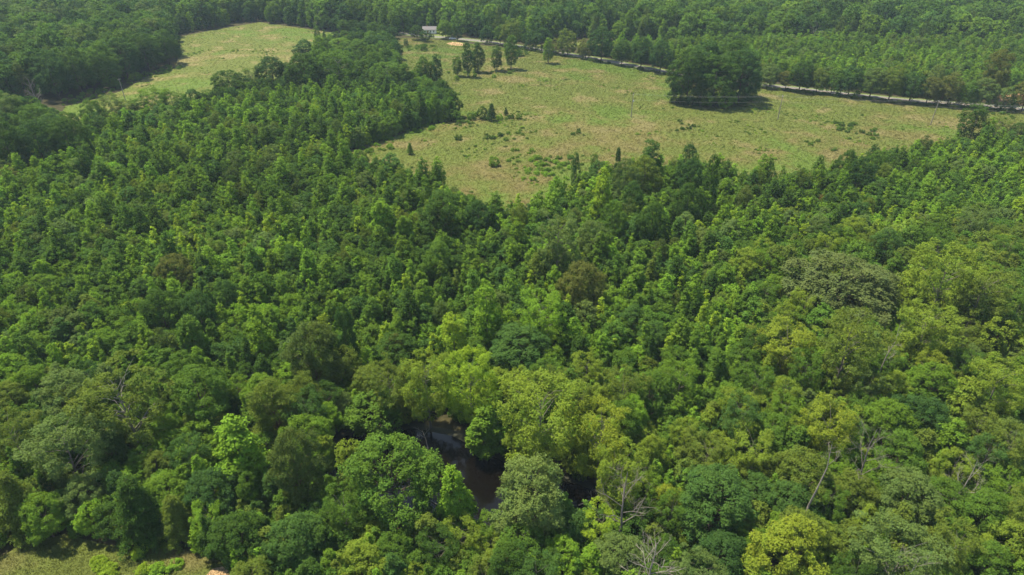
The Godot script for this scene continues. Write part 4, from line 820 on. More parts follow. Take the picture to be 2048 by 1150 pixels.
	tree("birch_tree", "birch", 67.1, -133.1, 0.84, 0.99, "yellow", "yellow-green feathery tree left of the wide grey-olive oak", "")
	tree("birch_tree", "birch", 78.8, -78.4, 0.72, 0.97, "fresh", "fresh green feathery tree behind and right of the neat round tree", "")
	tree("birch_tree", "birch", 47.2, -105.4, 0.75, 1.04, "mid", "mid-green feathery tree in front and left of the golden-olive dome", "")
	tree("birch_tree", "birch", 83.7, -93.5, 0.77, 0.93, "olive", "olive green feathery tree right of the fresh tree at the hollow", "")
	tree("maple_tree", "maple", -17.0, -64.2, 0.67, 1.10, "teal", "blue-green upright leafy tree left of the yellowish tree below the bank", "")
	tree("maple_tree", "maple", -28.2, -62.5, 0.78, 1.10, "dark", "dark green upright leafy tree in front of the blue-green tree below the pine", "")
	tree("birch_tree", "birch", 26.2, -62.7, 0.67, 1.05, "grey", "grey-green feathery tree in front and left of the deep green bottom-edge tree", "")
	tree("maple_tree", "maple", -30.9, -129.4, 0.92, 1.07, "mid", "mid-green upright leafy tree right of the narrow dark pine", "")
	tree("birch_tree", "birch", 3.6, -61.5, 0.73, 1.07, "teal", "large blue-green feathery tree in front of the round tree below the pale crown", "")
	tree("pine_tree", "pine", -93.3, -106.6, 0.79, 0.90, "fresh", "fresh green pine tree right of the dark olive edge tree", "")
	tree("maple_tree", "maple", 27.4, -72.3, 0.54, 1.03, "yellow", "small yellow-green upright leafy tree behind and left of the deep green bottom-edge tree", "")
	tree("birch_tree", "birch", -34.7, -111.6, 0.72, 1.04, "olive", "olive green feathery tree right of the dull olive pine", "")
	tree("oak_tree", "oak", 60.2, -155.5, 0.79, 0.97, "yellow", "yellow-green rounded oak-like tree in front and right of the broad dark edge oak", "")
	tree("oak_tree", "oak", 73.5, -105.8, 0.65, 1.07, "yellow", "yellow-green rounded oak-like tree behind the green tree left of the gap", "")
	tree("oak_tree", "oak", 54.3, -84.8, 0.65, 0.98, "fresh", "fresh green rounded oak-like tree behind the olive tree by the dead trunk", "")
	tree("oak_tree", "oak", -17.1, -68.2, 0.55, 1.08, "mid", "mid-green rounded oak-like tree in front and right of the green tree at the pond end", "")
	tree("maple_tree", "maple", -96.9, -133.4, 0.95, 0.89, "olive", "olive green upright leafy tree left of the dark oak with hollow", "")
	tree("maple_tree", "maple", -20.2, -134.4, 1.02, 1.09, "fresh", "fresh green upright leafy tree in front of the round tree below the dark oaks", "")
	tree("pine_tree", "pine", 19.7, -92.8, 0.77, 1.13, "mid", "mid-green pine tree right of the golden-olive tree", "")
	tree("pine_tree", "pine", -69.4, -88.1, 0.62, 1.12, "dark", "dark green pine tree right of the grey-green feathery tree", "")
	tree("oak_tree", "oak", -36.2, -90.7, 0.75, 1.08, "fresh", "large fresh green rounded oak-like tree left of the thin yellow tree", "")
	tree("birch_tree", "birch", 129.1, -174.9, 0.84, 1.07, "grey", "grey-green feathery tree left of the dark right young-wood tree", "")
	tree("maple_tree", "maple", -45.6, -147.6, 1.00, 1.04, "fresh", "fresh green upright leafy tree right of the round blue-green tree", "")
	tree("birch_tree", "birch", 69.3, -105.1, 0.71, 0.91, "grey", "grey-green feathery tree behind the green tree left of the gap", "")
	tree("maple_tree", "maple", 29.0, -88.2, 0.60, 0.97, "olive", "small olive green upright leafy tree left of the olive-yellow tree", "")
	tree("maple_tree", "maple", 55.4, -74.2, 0.60, 1.09, "yellow", "yellow-green upright leafy tree behind and right of the olive tree by the feathery one", "")
	tree("birch_tree", "birch", -3.3, -72.8, 0.54, 0.94, "fresh", "fresh green feathery tree right of the yellowish tree below the bank", "")
	tree("pine_tree", "pine", -39.6, -101.5, 0.81, 1.00, "olive", "olive green pine tree right of the soft olive tree behind the pine", "")
	tree("maple_tree", "maple", 35.9, -95.6, 0.67, 1.11, "yellow", "yellow-green upright leafy tree behind the olive-yellow tree", "")
	tree("oak_tree", "oak", -37.1, -63.3, 0.64, 0.90, "olive", "large olive green rounded oak-like tree in front of the dark tree by the bank", "")
	tree("pine_tree", "pine", -42.7, -79.7, 0.58, 1.12, "mid", "mid-green pine tree left of the slender blue-green tree", "")
	tree("birch_tree", "birch", 31.2, -93.2, 0.56, 1.02, "yellow", "yellow-green feathery tree behind and left of the olive-yellow tree", "")
	tree("oak_tree", "oak", -56.0, -79.5, 0.62, 1.03, "fresh", "fresh green rounded oak-like tree behind the olive drooping conifer", "")
	tree("oak_tree", "oak", -65.8, -110.4, 0.66, 1.14, "mid", "mid-green rounded oak-like tree behind the broad tree beyond the sycamore", "")
	tree("birch_tree", "birch", -54.9, -86.6, 0.63, 1.12, "teal", "blue-green feathery tree in front of the small light tree by the sycamore", "")
	tree("maple_tree", "maple", 31.1, -100.2, 0.72, 0.90, "fresh", "fresh green upright leafy tree behind the olive-yellow tree", "")
	tree("broadleaf_tree", "round", -21.3, -72.0, 0.79, 0.97, "yellow", "yellow-green rounded tree in front and right of the green tree at the pond end", "")
	tree("oak_tree", "oak", 40.0, -80.6, 0.58, 0.89, "teal", "blue-green rounded oak-like tree left of the second blue-green oak", "")
	tree("broadleaf_tree", "round", 23.4, -114.6, 0.95, 1.13, "mid", "mid-green rounded tree behind the golden-olive tree", "")
	tree("maple_tree", "maple", -13.5, -66.3, 0.56, 1.10, "mid", "mid-green upright leafy tree left of the yellowish tree below the bank", "")
	tree("broadleaf_tree", "round", -103.1, -114.4, 1.01, 0.91, "bright", "bright green rounded tree behind the dark olive edge tree", "")
	tree("maple_tree", "maple", 96.0, -151.1, 0.84, 1.14, "mid", "small mid-green upright leafy tree in front of the dark blue-green round tree", "")
	tree("maple_tree", "maple", 52.1, -145.8, 0.90, 1.06, "fresh", "fresh green upright leafy tree in front of the broad dark edge oak", "")
	tree("maple_tree", "maple", 71.1, -88.2, 0.80, 1.09, "olive", "olive green upright leafy tree left of the fresh tree at the hollow", "")
	tree("conical_tree", "young", 28.6, -117.5, 0.95, 1.09, "dark", "small dark green conical young tree in front and right of the brownish oak", "")
	tree("conical_tree", "young", -54.5, -114.6, 0.99, 1.14, "dark", "small dark green conical young tree behind the soft olive tree behind the pine", "")
	tree("maple_tree", "maple", 21.6, -72.1, 0.58, 0.95, "olive", "olive green upright leafy tree right of the lime tree by the dead trunk", "")
	tree("birch_tree", "birch", 92.5, -113.3, 0.63, 1.03, "mid", "mid-green feathery tree behind the ragged yellow tree", "")
	tree("birch_tree", "birch", 1.0, -105.3, 0.67, 1.09, "yellow", "yellow-green feathery tree in front of the dense blue-green oak", "")
	tree("pine_tree", "pine", -61.8, -94.1, 0.61, 1.08, "fresh", "fresh green pine tree left of the small light tree by the sycamore", "")
	tree("oak_tree", "oak", -60.4, -85.6, 0.52, 1.06, "olive", "olive green rounded oak-like tree behind the dark drooping conifer", "")
	tree("birch_tree", "birch", -37.2, -95.6, 0.74, 1.11, "teal", "blue-green feathery tree right of the soft olive tree behind the pine", "")
	tree("oak_tree", "oak", 43.5, -69.9, 0.66, 1.15, "olive", "large olive green rounded oak-like tree behind and right of the golden bottom-edge oak", "")
	tree("maple_tree", "maple", -28.0, -69.4, 0.69, 1.06, "dark", "dark green upright leafy tree right of the blue-green tree below the pine", "")
	tree("maple_tree", "maple", 14.5, -117.4, 0.76, 1.12, "dark", "dark green upright leafy tree in front and right of the light broad tree", "")
	tree("birch_tree", "birch", 66.2, -155.0, 0.78, 0.98, "fresh", "fresh green feathery tree left of the wide grey-olive oak", "")
	tree("maple_tree", "maple", 52.5, -112.2, 0.69, 1.15, "yellow", "small yellow-green upright leafy tree in front and left of the golden-olive dome", "")
	tree("conical_tree", "young", -83.2, -85.0, 0.84, 1.13, "mid", "small mid-green conical young tree in front of the olive edge tree", "")
	tree("birch_tree", "birch", 98.3, -123.8, 0.74, 0.93, "olive", "olive green feathery tree right of the yellowish spreading tree", "")
	tree("birch_tree", "birch", 112.3, -161.8, 0.83, 1.13, "mid", "mid-green feathery tree right of the thin lime sapling", "")
	tree("birch_tree", "birch", 88.9, -136.8, 0.73, 0.93, "yellow", "yellow-green feathery tree left of the yellowish spreading tree", "")
	tree("birch_tree", "birch", 50.0, -97.2, 0.66, 1.04, "fresh", "fresh green feathery tree behind the yellow tree left of the golden one", "")
	tree("maple_tree", "maple", 5.7, -150.1, 0.87, 1.14, "olive", "small olive green upright leafy tree in front of the airy grey-green tree", "")
	tree("maple_tree", "maple", -98.7, -125.4, 0.87, 0.88, "teal", "blue-green upright leafy tree behind the grey-green round tree", "")
	tree("birch_tree", "birch", 112.4, -129.4, 0.76, 1.11, "mid", "mid-green feathery tree right of the olive birch", "")
	tree("oak_tree", "oak", 44.1, -84.8, 0.52, 0.95, "olive", "olive green rounded oak-like tree behind the second blue-green oak", "")
	tree("oak_tree", "oak", 125.2, -148.7, 0.60, 1.09, "mid", "mid-green rounded oak-like tree right of the olive birch", "")
	tree("birch_tree", "birch", 52.1, -102.9, 0.62, 1.09, "yellow", "yellow-green feathery tree behind the yellow tree left of the golden one", "")
	tree("maple_tree", "maple", 64.6, -98.9, 0.61, 1.11, "mid", "small mid-green upright leafy tree left of the green tree left of the gap", "")
	tree("birch_tree", "birch", 130.0, -160.3, 0.78, 1.09, "mid", "mid-green feathery tree in front and right of the dark right young-wood tree", "")
	tree("birch_tree", "birch", 48.9, -64.0, 0.59, 1.02, "dark", "dark green feathery tree in front of the olive tree by the feathery one", "")
	tree("broadleaf_tree", "round", -63.2, -131.2, 0.94, 1.14, "bright", "bright green rounded tree in front of the small blue-green dome", "")
	tree("conical_tree", "young", -57.0, -112.3, 0.91, 0.99, "mid", "small mid-green conical young tree behind and right of the broad tree beyond the sycamore", "")
	tree("conical_tree", "young", 42.2, -128.0, 0.99, 1.13, "lime", "small lime green conical young tree left of the golden-olive dome", "")
	tree("oak_tree", "oak", 22.1, -81.0, 0.56, 0.98, "fresh", "fresh green rounded oak-like tree right of the yellow tree at the pond tip", "")
	tree("birch_tree", "birch", 15.0, -111.9, 0.70, 0.89, "yellow", "yellow-green feathery tree behind and right of the largest yellow-olive tree", "")
	tree("conical_tree", "young", -93.9, -114.4, 0.89, 1.12, "bright", "small bright green conical young tree behind the grey-green round tree", "")
	tree("oak_tree", "oak", 24.8, -78.5, 0.50, 1.04, "gold", "golden-yellow rounded oak-like tree left of the large blue-green oak", "")
	tree("oak_tree", "oak", 125.1, -161.9, 0.75, 0.88, "yellow", "yellow-green rounded oak-like tree in front of the dark right young-wood tree", "")
	tree("maple_tree", "maple", 57.4, -133.7, 0.67, 1.04, "yellow", "small yellow-green upright leafy tree behind the golden-olive dome", "")
	tree("birch_tree", "birch", 62.0, -130.2, 0.63, 1.04, "yellow", "small yellow-green feathery tree behind the golden-olive dome", "")
	tree("maple_tree", "maple", -19.1, -127.9, 0.90, 1.02, "teal", "blue-green upright leafy tree left of the yellowest thin tree", "")
	tree("conical_tree", "young", -40.6, -148.8, 0.99, 1.14, "dark", "small dark green conical young tree right of the round blue-green tree", "")
	tree("maple_tree", "maple", 57.1, -103.8, 0.57, 1.08, "grey", "small grey-green upright leafy tree behind the golden tree at the dead trunk", "")
	tree("conical_tree", "young", 38.4, -118.8, 0.98, 1.10, "fresh", "small fresh green conical young tree left of the golden-olive dome", "")
	tree("conical_tree", "young", -97.6, -113.3, 0.91, 1.10, "mid", "small mid-green conical young tree behind the dark olive edge tree", "")
	tree("conical_tree", "young", 52.1, -134.0, 0.85, 1.13, "fresh", "small fresh green conical young tree behind and left of the golden-olive dome", "")
	tree("conical_tree", "young", 36.6, -112.0, 0.94, 1.06, "fresh", "small fresh green conical young tree behind the olive-yellow tree", "")
	tree("pine_tree", "pine", 21.9, -96.1, 0.80, 0.96, "bright", "bright green pine tree right of the golden-olive tree", "")
	tree("oak_tree", "oak", -59.8, -91.3, 0.55, 0.98, "fresh", "fresh green rounded oak-like tree left of the small light tree by the sycamore", "")
	tree("birch_tree", "birch", 83.7, -161.7, 0.82, 1.05, "yellow", "yellow-green feathery tree behind the wide grey-olive oak", "")
	tree("oak_tree", "oak", -48.6, -104.7, 0.66, 1.03, "fresh", "fresh green rounded oak-like tree behind and left of the soft olive tree behind the pine", "")
	tree("maple_tree", "maple", -50.2, -111.2, 0.70, 1.12, "dark", "small dark green upright leafy tree behind the soft olive tree behind the pine", "")
	tree("maple_tree", "maple", 107.6, -119.7, 0.84, 0.88, "yellow", "yellow-green upright leafy tree behind the yellow right-edge tree", "")
	tree("conical_tree", "young", -79.0, -122.6, 1.01, 0.93, "fresh", "small fresh green conical young tree in front of the dark oak with hollow", "")
	tree("conical_tree", "young", 12.5, -132.5, 1.02, 1.00, "lime", "small lime green conical young tree right of the light broad tree", "")
	tree("broadleaf_tree", "round", -5.9, -67.9, 0.64, 1.10, "mid", "mid-green rounded tree left of the olive bottom-edge tree", "")
	tree("maple_tree", "maple", 30.5, -146.3, 0.95, 1.00, "fresh", "fresh green upright leafy tree right of the brownish oak", "")
	tree("conical_tree", "young", -25.0, -140.8, 1.00, 1.14, "lime", "small lime green conical young tree in front of the lower bright tree", "")
	tree("broadleaf_tree", "round", -64.0, -75.9, 0.72, 1.01, "dark", "dark green rounded tree right of the small bright tree by the clearing", "")
	tree("oak_tree", "oak", 27.5, -130.3, 0.69, 0.94, "teal", "blue-green rounded oak-like tree right of the brownish oak", "")
	tree("conical_tree", "young", -59.6, -139.9, 0.94, 1.02, "fresh", "small fresh green conical young tree right of the small blue-green dome", "")
	tree("pine_tree", "pine", -34.4, -98.2, 0.60, 0.95, "bright", "small bright green pine tree behind the thin yellow tree", "")
	tree("oak_tree", "oak", 31.9, -83.3, 0.60, 0.89, "teal", "blue-green rounded oak-like tree in front of the olive-yellow tree", "")
	tree("oak_tree", "oak", 95.9, -173.5, 0.84, 0.99, "yellow", "yellow-green rounded oak-like tree left of the dark blue-green round tree", "")
	tree("oak_tree", "oak", 6.7, -109.6, 0.64, 1.07, "mid", "mid-green rounded oak-like tree in front and right of the dense blue-green oak", "")
	tree("maple_tree", "maple", -123.8, -151.8, 0.83, 1.07, "mid", "small mid-green upright leafy tree behind the dark olive edge tree", "")
	tree("oak_tree", "oak", -63.7, -87.6, 0.51, 1.06, "mid", "mid-green rounded oak-like tree behind the dark drooping conifer", "")
	tree("conical_tree", "young", -109.1, -136.7, 0.95, 1.09, "bright", "small bright green conical young tree behind the dark olive edge tree", "")
	tree("maple_tree", "maple", -71.7, -114.5, 0.75, 0.98, "mid", "mid-green upright leafy tree behind and left of the broad tree beyond the sycamore", "")
	tree("birch_tree", "birch", 77.1, -113.2, 0.60, 1.05, "mid", "mid-green feathery tree right of the tall olive feathery tree", "")
	tree("maple_tree", "maple", -15.5, -141.7, 0.79, 1.07, "dark", "small dark green upright leafy tree in front of the round tree below the dark oaks", "")
	tree("maple_tree", "maple", -54.7, -83.0, 0.59, 1.11, "fresh", "small fresh green upright leafy tree left of the deep green tree left of the pine", "")
	tree("birch_tree", "birch", 36.3, -70.1, 0.51, 1.02, "fresh", "fresh green feathery tree right of the deep green bottom-edge tree", "")
	tree("conical_tree", "young", -27.5, -112.9, 0.95, 1.04, "mid", "small mid-green conical young tree left of the dark columnar tree", "")
	tree("birch_tree", "birch", 37.0, -86.1, 0.50, 1.01, "yellow", "yellow-green feathery tree right of the olive-yellow tree", "")
	tree("conical_tree", "young", -48.0, -141.7, 0.90, 1.12, "bright", "small bright green conical young tree in front of the round blue-green tree", "")
	tree("birch_tree", "birch", 61.8, -142.7, 0.69, 0.89, "mid", "mid-green feathery tree behind the golden-olive dome", "")
	tree("birch_tree", "birch", 41.3, -97.4, 0.72, 1.09, "yellow", "yellow-green feathery tree behind the yellow tree above the blue-green oak", "")
	tree("birch_tree", "birch", 47.7, -115.1, 0.70, 0.93, "mid", "mid-green feathery tree left of the golden-olive dome", "")
	tree("pine_tree", "pine", -30.4, -75.3, 0.54, 0.93, "deep", "deep green pine tree left of the green tree at the pond end", "")
	tree("broadleaf_tree", "round", -90.0, -131.0, 0.99, 1.06, "mid", "mid-green rounded tree left of the dark oak with hollow", "")
	tree("conical_tree", "young", -21.6, -124.4, 0.95, 1.03, "mid", "small mid-green conical young tree behind and right of the small brownish pine", "")
	tree("conical_tree", "young", -46.8, -132.6, 0.98, 1.02, "mid", "small mid-green conical young tree behind the dull olive pine", "")
	tree("birch_tree", "birch", 13.2, -102.4, 0.58, 1.12, "olive", "olive green feathery tree right of the largest yellow-olive tree", "")
	tree("conical_tree", "young", -52.0, -83.6, 0.80, 1.13, "bright", "small bright green conical young tree behind the deep green tree left of the pine", "")
	tree("birch_tree", "birch", -35.4, -101.7, 0.61, 1.09, "dark", "dark green feathery tree left of the spreading far-bank tree", "")
	tree("oak_tree", "oak", 91.6, -169.7, 0.70, 1.06, "fresh", "fresh green rounded oak-like tree left of the dark blue-green round tree", "")
	tree("conical_tree", "young", -64.9, -123.6, 0.97, 0.99, "mid", "small mid-green conical young tree in front of the deep green oak at the hollow", "")
	tree("maple_tree", "maple", 28.9, -134.6, 0.88, 0.96, "mid", "mid-green upright leafy tree right of the brownish oak", "")
	tree("maple_tree", "maple", 72.5, -63.5, 0.67, 1.15, "fresh", "fresh green upright leafy tree in front of the neat round tree", "")
	tree("oak_tree", "oak", 98.6, -119.8, 0.56, 1.00, "olive", "olive green rounded oak-like tree behind the yellow right-edge tree", "")
	tree("birch_tree", "birch", -3.5, -69.3, 0.52, 0.89, "yellow", "yellow-green feathery tree behind the olive bottom-edge tree", "")
	tree("oak_tree", "oak", -114.5, -144.8, 0.68, 1.01, "fresh", "fresh green rounded oak-like tree behind the grey-green round tree", "")
	tree("oak_tree", "oak", 41.1, -101.7, 0.62, 1.12, "fresh", "fresh green rounded oak-like tree behind the yellow tree above the blue-green oak", "")
	tree("oak_tree", "oak", 77.9, -174.8, 0.67, 0.93, "mid", "mid-green rounded oak-like tree in front and left of the rust-brown tree", "")
	tree("conical_tree", "young", 18.7, -118.5, 0.98, 0.97, "bright", "small bright green conical young tree in front of the brownish oak", "")
	tree("conical_tree", "young", 35.1, -151.3, 0.99, 1.09, "olive", "small olive green conical young tree in front of the dark edge oak", "")
	tree("maple_tree", "maple", 81.6, -167.1, 0.85, 0.97, "mid", "small mid-green upright leafy tree behind the wide grey-olive oak", "")
	tree("conical_tree", "young", 36.8, -126.4, 0.90, 1.14, "mid", "small mid-green conical young tree right of the brownish oak", "")
	tree("broadleaf_tree", "round", -107.9, -129.5, 0.94, 1.12, "bright", "bright green rounded tree behind the grey-green round tree", "")
	tree("broadleaf_tree", "round", 37.0, -73.5, 0.76, 1.13, "olive", "olive green rounded tree in front and right of the large blue-green oak", "")
	tree("birch_tree", "birch", -54.1, -106.4, 0.57, 0.97, "fresh", "fresh green feathery tree right of the broad tree beyond the sycamore", "")
	tree("conical_tree", "young", -106.7, -118.4, 0.96, 0.91, "bright", "small bright green conical young tree left of the grey-green round tree", "")
	tree("broadleaf_tree", "round", -61.3, -118.3, 0.84, 1.12, "teal", "blue-green rounded tree behind the broad tree beyond the sycamore", "")
	tree("maple_tree", "maple", -69.1, -107.8, 0.54, 1.11, "olive", "small olive green upright leafy tree left of the broad tree beyond the sycamore", "")
	tree("maple_tree", "maple", 11.4, -121.7, 0.76, 0.92, "fresh", "small fresh green upright leafy tree in front and right of the light broad tree", "")
	tree("birch_tree", "birch", 77.7, -71.3, 0.78, 1.02, "olive", "olive green feathery tree right of the neat round tree", "")
	tree("conical_tree", "young", 20.3, -128.1, 0.88, 1.05, "mid", "small mid-green conical young tree in front of the brownish oak", "")
	tree("maple_tree", "maple", 78.1, -170.1, 0.71, 0.95, "olive", "small olive green upright leafy tree in front of the rust-brown tree", "")
	tree("broadleaf_tree", "round", 65.6, -126.0, 0.82, 1.14, "grey", "small grey-green rounded tree right of the golden-olive dome", "")
	tree("maple_tree", "maple", -81.1, -116.9, 0.87, 0.89, "mid", "mid-green upright leafy tree behind the pale-trunked sycamore", "")
	tree("conical_tree", "young", 33.6, -120.2, 0.91, 0.97, "lime", "small lime green conical young tree right of the brownish oak", "")
	tree("broadleaf_tree", "round", -45.8, -112.1, 0.95, 0.90, "bright", "bright green rounded tree in front and left of the dull olive pine", "")
	tree("conical_tree", "young", -55.5, -142.3, 0.97, 1.02, "fresh", "small fresh green conical young tree in front of the round blue-green tree", "")
	tree("broadleaf_tree", "round", 35.2, -138.0, 0.98, 1.12, "mid", "mid-green rounded tree in front of the dark edge oak", "")
	tree("maple_tree", "maple", 11.1, -105.5, 0.76, 1.13, "mid", "mid-green upright leafy tree behind and right of the largest yellow-olive tree", "")
	tree("birch_tree", "birch", 61.1, -93.4, 0.57, 0.92, "teal", "blue-green feathery tree right of the golden tree at the dead trunk", "")
	tree("maple_tree", "maple", -36.7, -69.9, 0.72, 0.90, "olive", "olive green upright leafy tree left of the blue-green tree below the pine", "")
	tree("oak_tree", "oak", -27.4, -107.4, 0.66, 1.05, "olive", "olive green rounded oak-like tree left of the olive-yellow tree", "")
	tree("broadleaf_tree", "round", -51.2, -136.4, 0.96, 1.12, "fresh", "fresh green rounded tree in front of the round blue-green tree", "")
	tree("birch_tree", "birch", 51.0, -117.5, 0.69, 1.11, "dark", "dark green feathery tree left of the golden-olive dome", "")
	tree("conical_tree", "young", 45.5, -112.3, 0.88, 0.96, "fresh", "small fresh green conical young tree behind the yellow tree above the blue-green oak", "")
	tree("conical_tree", "young", -27.0, -122.0, 1.01, 1.03, "lime", "small lime green conical young tree behind and left of the small brownish pine", "")
	tree("conical_tree", "young", -106.8, -122.0, 0.96, 1.01, "bright", "small bright green conical young tree behind and left of the grey-green round tree", "")
	tree("conical_tree", "young", -40.8, -138.7, 1.01, 0.90, "bright", "small bright green conical young tree behind the narrow dark pine", "")
	tree("oak_tree", "oak", 70.4, -153.1, 0.69, 0.92, "fresh", "fresh green rounded oak-like tree left of the wide grey-olive oak", "")
	tree("conical_tree", "young", -63.0, -136.5, 0.91, 0.96, "lime", "small lime green conical young tree right of the small blue-green dome", "")
	tree("oak_tree", "oak", 86.0, -174.4, 0.71, 1.15, "grey", "grey-green rounded oak-like tree in front of the rust-brown tree", "")
	tree("broadleaf_tree", "round", -102.5, -122.9, 0.95, 0.97, "fresh", "fresh green rounded tree behind the grey-green round tree", "")
	tree("birch_tree", "birch", 83.1, -124.6, 0.62, 0.89, "bright", "small bright green feathery tree left of the yellowish spreading tree", "")
	tree("conical_tree", "young", -31.1, -120.4, 0.86, 1.00, "mid", "small mid-green conical young tree right of the narrow dark pine", "")
	tree("conical_tree", "young", -36.9, -77.3, 0.83, 0.89, "mid", "small mid-green conical young tree in front of the slender blue-green tree", "")
	tree("maple_tree", "maple", 10.4, -148.0, 0.81, 1.00, "bright", "small bright green upright leafy tree left of the brownish oak", "")
	tree("maple_tree", "maple", -64.0, -142.1, 0.90, 0.93, "fresh", "fresh green upright leafy tree right of the small blue-green dome", "")
	tree("broadleaf_tree", "round", 48.1, -68.9, 0.67, 1.06, "olive", "olive green rounded tree left of the olive tree by the feathery one", "")
	tree("maple_tree", "maple", 62.7, -70.5, 0.58, 1.09, "olive", "olive green upright leafy tree left of the little golden tree", "")
	tree("conical_tree", "young", -89.7, -119.4, 0.92, 0.95, "mid", "small mid-green conical young tree behind the grey-green round tree", "")
	tree("birch_tree", "birch", -3.8, -63.1, 0.60, 0.98, "olive", "olive green feathery tree in front of the olive bottom-edge tree", "")
	tree("maple_tree", "maple", 55.0, -136.8, 0.78, 1.07, "mid", "small mid-green upright leafy tree behind and left of the golden-olive dome", "")
	tree("conical_tree", "young", 19.9, -115.4, 0.86, 0.92, "mid", "small mid-green conical young tree behind the golden-olive tree", "")
	tree("conical_tree", "young", -99.6, -145.1, 0.88, 1.09, "fresh", "small fresh green conical young tree left of the dark oak with hollow", "")
	tree("pine_tree", "pine", 16.7, -101.9, 0.68, 0.90, "yellow", "yellow-green pine tree behind the golden-olive tree", "")
	tree("conical_tree", "young", -108.8, -141.5, 0.91, 0.98, "fresh", "small fresh green conical young tree behind the grey-green round tree", "")
	tree("conical_tree", "young", -13.7, -131.9, 0.89, 1.10, "fresh", "small fresh green conical young tree behind the yellowest thin tree", "")
	tree("conical_tree", "young", -92.8, -118.0, 0.87, 0.91, "lime", "small lime green conical young tree behind the grey-green round tree", "")
	tree("conical_tree", "young", 28.5, -120.6, 0.98, 1.12, "fresh", "small fresh green conical young tree in front and right of the brownish oak", "")
	tree("maple_tree", "maple", -2.6, -109.4, 0.74, 0.92, "yellow", "yellow-green upright leafy tree right of the billowing yellow tree", "")
	tree("conical_tree", "young", -67.0, -134.3, 0.90, 1.10, "mid", "small mid-green conical young tree in front of the small blue-green dome", "")
	tree("maple_tree", "maple", -51.7, -120.4, 0.66, 1.08, "bright", "small bright green upright leafy tree left of the dull olive pine", "")
	tree("conical_tree", "young", 7.0, -142.6, 0.87, 1.12, "mid", "small mid-green conical young tree behind the light broad tree", "")
	tree("maple_tree", "maple", -41.2, -77.3, 0.49, 1.03, "teal", "small blue-green upright leafy tree in front and left of the slender blue-green tree", "")
	tree("conical_tree", "young", -76.1, -114.8, 0.94, 0.91, "bright", "small bright green conical young tree behind the pale-trunked sycamore", "")
	tree("conical_tree", "young", -43.3, -76.5, 0.68, 0.94, "olive", "small olive green conical young tree behind the dark tree by the bank", "")
	tree("maple_tree", "maple", 41.0, -73.3, 0.57, 1.12, "fresh", "fresh green upright leafy tree in front of the second blue-green oak", "")
	tree("conical_tree", "young", -85.9, -118.3, 0.86, 1.04, "dark", "small dark green conical young tree behind the pale-trunked sycamore", "")
	tree("birch_tree", "birch", -87.4, -95.3, 0.55, 1.10, "deep", "deep green feathery tree right of the olive edge tree", "")
	tree("broadleaf_tree", "round", -87.3, -122.1, 0.97, 1.12, "fresh", "fresh green rounded tree left of the dark oak with hollow", "")
	tree("maple_tree", "maple", 48.1, -134.8, 0.69, 1.04, "bright", "small bright green upright leafy tree left of the golden-olive dome", "")
	tree("maple_tree", "maple", 94.7, -98.4, 0.69, 1.10, "mid", "mid-green upright leafy tree in front and right of the yellow right-edge tree", "")
	tree("maple_tree", "maple", 28.0, -97.7, 0.54, 0.89, "fresh", "small fresh green upright leafy tree left of the olive-yellow tree", "")
	tree("birch_tree", "birch", -47.2, -74.3, 0.57, 0.95, "bright", "bright green feathery tree in front of the deep green tree left of the pine", "")
	tree("oak_tree", "oak", 66.0, -101.8, 0.50, 1.14, "mid", "mid-green rounded oak-like tree left of the green tree left of the gap", "")
	tree("broadleaf_tree", "round", 46.6, -66.1, 0.73, 1.01, "mid", "mid-green rounded tree in front of the olive tree by the feathery one", "")
	tree("maple_tree", "maple", -100.4, -136.0, 0.89, 0.95, "dark", "dark green upright leafy tree left of the dark oak with hollow", "")
	tree("birch_tree", "birch", 104.9, -155.3, 0.69, 1.14, "yellow", "small yellow-green feathery tree in front of the thin lime sapling", "")
	tree("broadleaf_tree", "round", 34.4, -116.7, 0.88, 1.09, "mid", "mid-green rounded tree behind the olive-yellow tree", "")
	tree("conical_tree", "young", 40.7, -138.1, 1.01, 0.90, "mid", "small mid-green conical young tree in front of the dark edge oak", "")
	tree("conical_tree", "young", -6.6, -113.2, 0.95, 1.07, "bright", "small bright green conical young tree behind the billowing yellow tree", "")
	tree("broadleaf_tree", "round", -36.4, -147.3, 0.99, 1.04, "fresh", "fresh green rounded tree behind the narrow dark pine", "")
	tree("birch_tree", "birch", 95.7, -164.5, 0.63, 1.13, "olive", "small olive green feathery tree left of the dark blue-green round tree", "")
	tree("birch_tree", "birch", 57.9, -87.4, 0.50, 1.09, "mid", "mid-green feathery tree behind the olive tree by the dead trunk", "")
	tree("conical_tree", "young", -78.3, -82.4, 0.55, 1.11, "dark", "small dark green conical young tree right of the corner conifer", "")
	tree("oak_tree", "oak", 25.3, -136.3, 0.54, 1.07, "bright", "bright green rounded oak-like tree right of the brownish oak", "")
	tree("maple_tree", "maple", 37.6, -103.1, 0.65, 0.93, "mid", "small mid-green upright leafy tree behind the olive-yellow tree", "")
	tree("maple_tree", "maple", -57.7, -125.7, 0.71, 1.00, "fresh", "small fresh green upright leafy tree in front of the small blue-green dome", "")
	tree("oak_tree", "oak", 69.0, -167.1, 0.66, 0.91, "yellow", "yellow-green rounded oak-like tree in front and left of the rust-brown tree", "")
	tree("maple_tree", "maple", -73.5, -79.2, 0.49, 1.03, "teal", "small blue-green upright leafy tree left of the small bright tree by the clearing", "")
	tree("conical_tree", "young", -53.3, -129.4, 0.82, 1.08, "mid", "small mid-green conical young tree behind and left of the dull olive pine", "")
	tree("maple_tree", "maple", 61.5, -88.7, 0.54, 0.93, "yellow", "small yellow-green upright leafy tree behind the olive tree by the dead trunk", "")
	tree("broadleaf_tree", "round", 24.0, -127.7, 0.82, 1.13, "mid", "small mid-green rounded tree in front and right of the brownish oak", "")
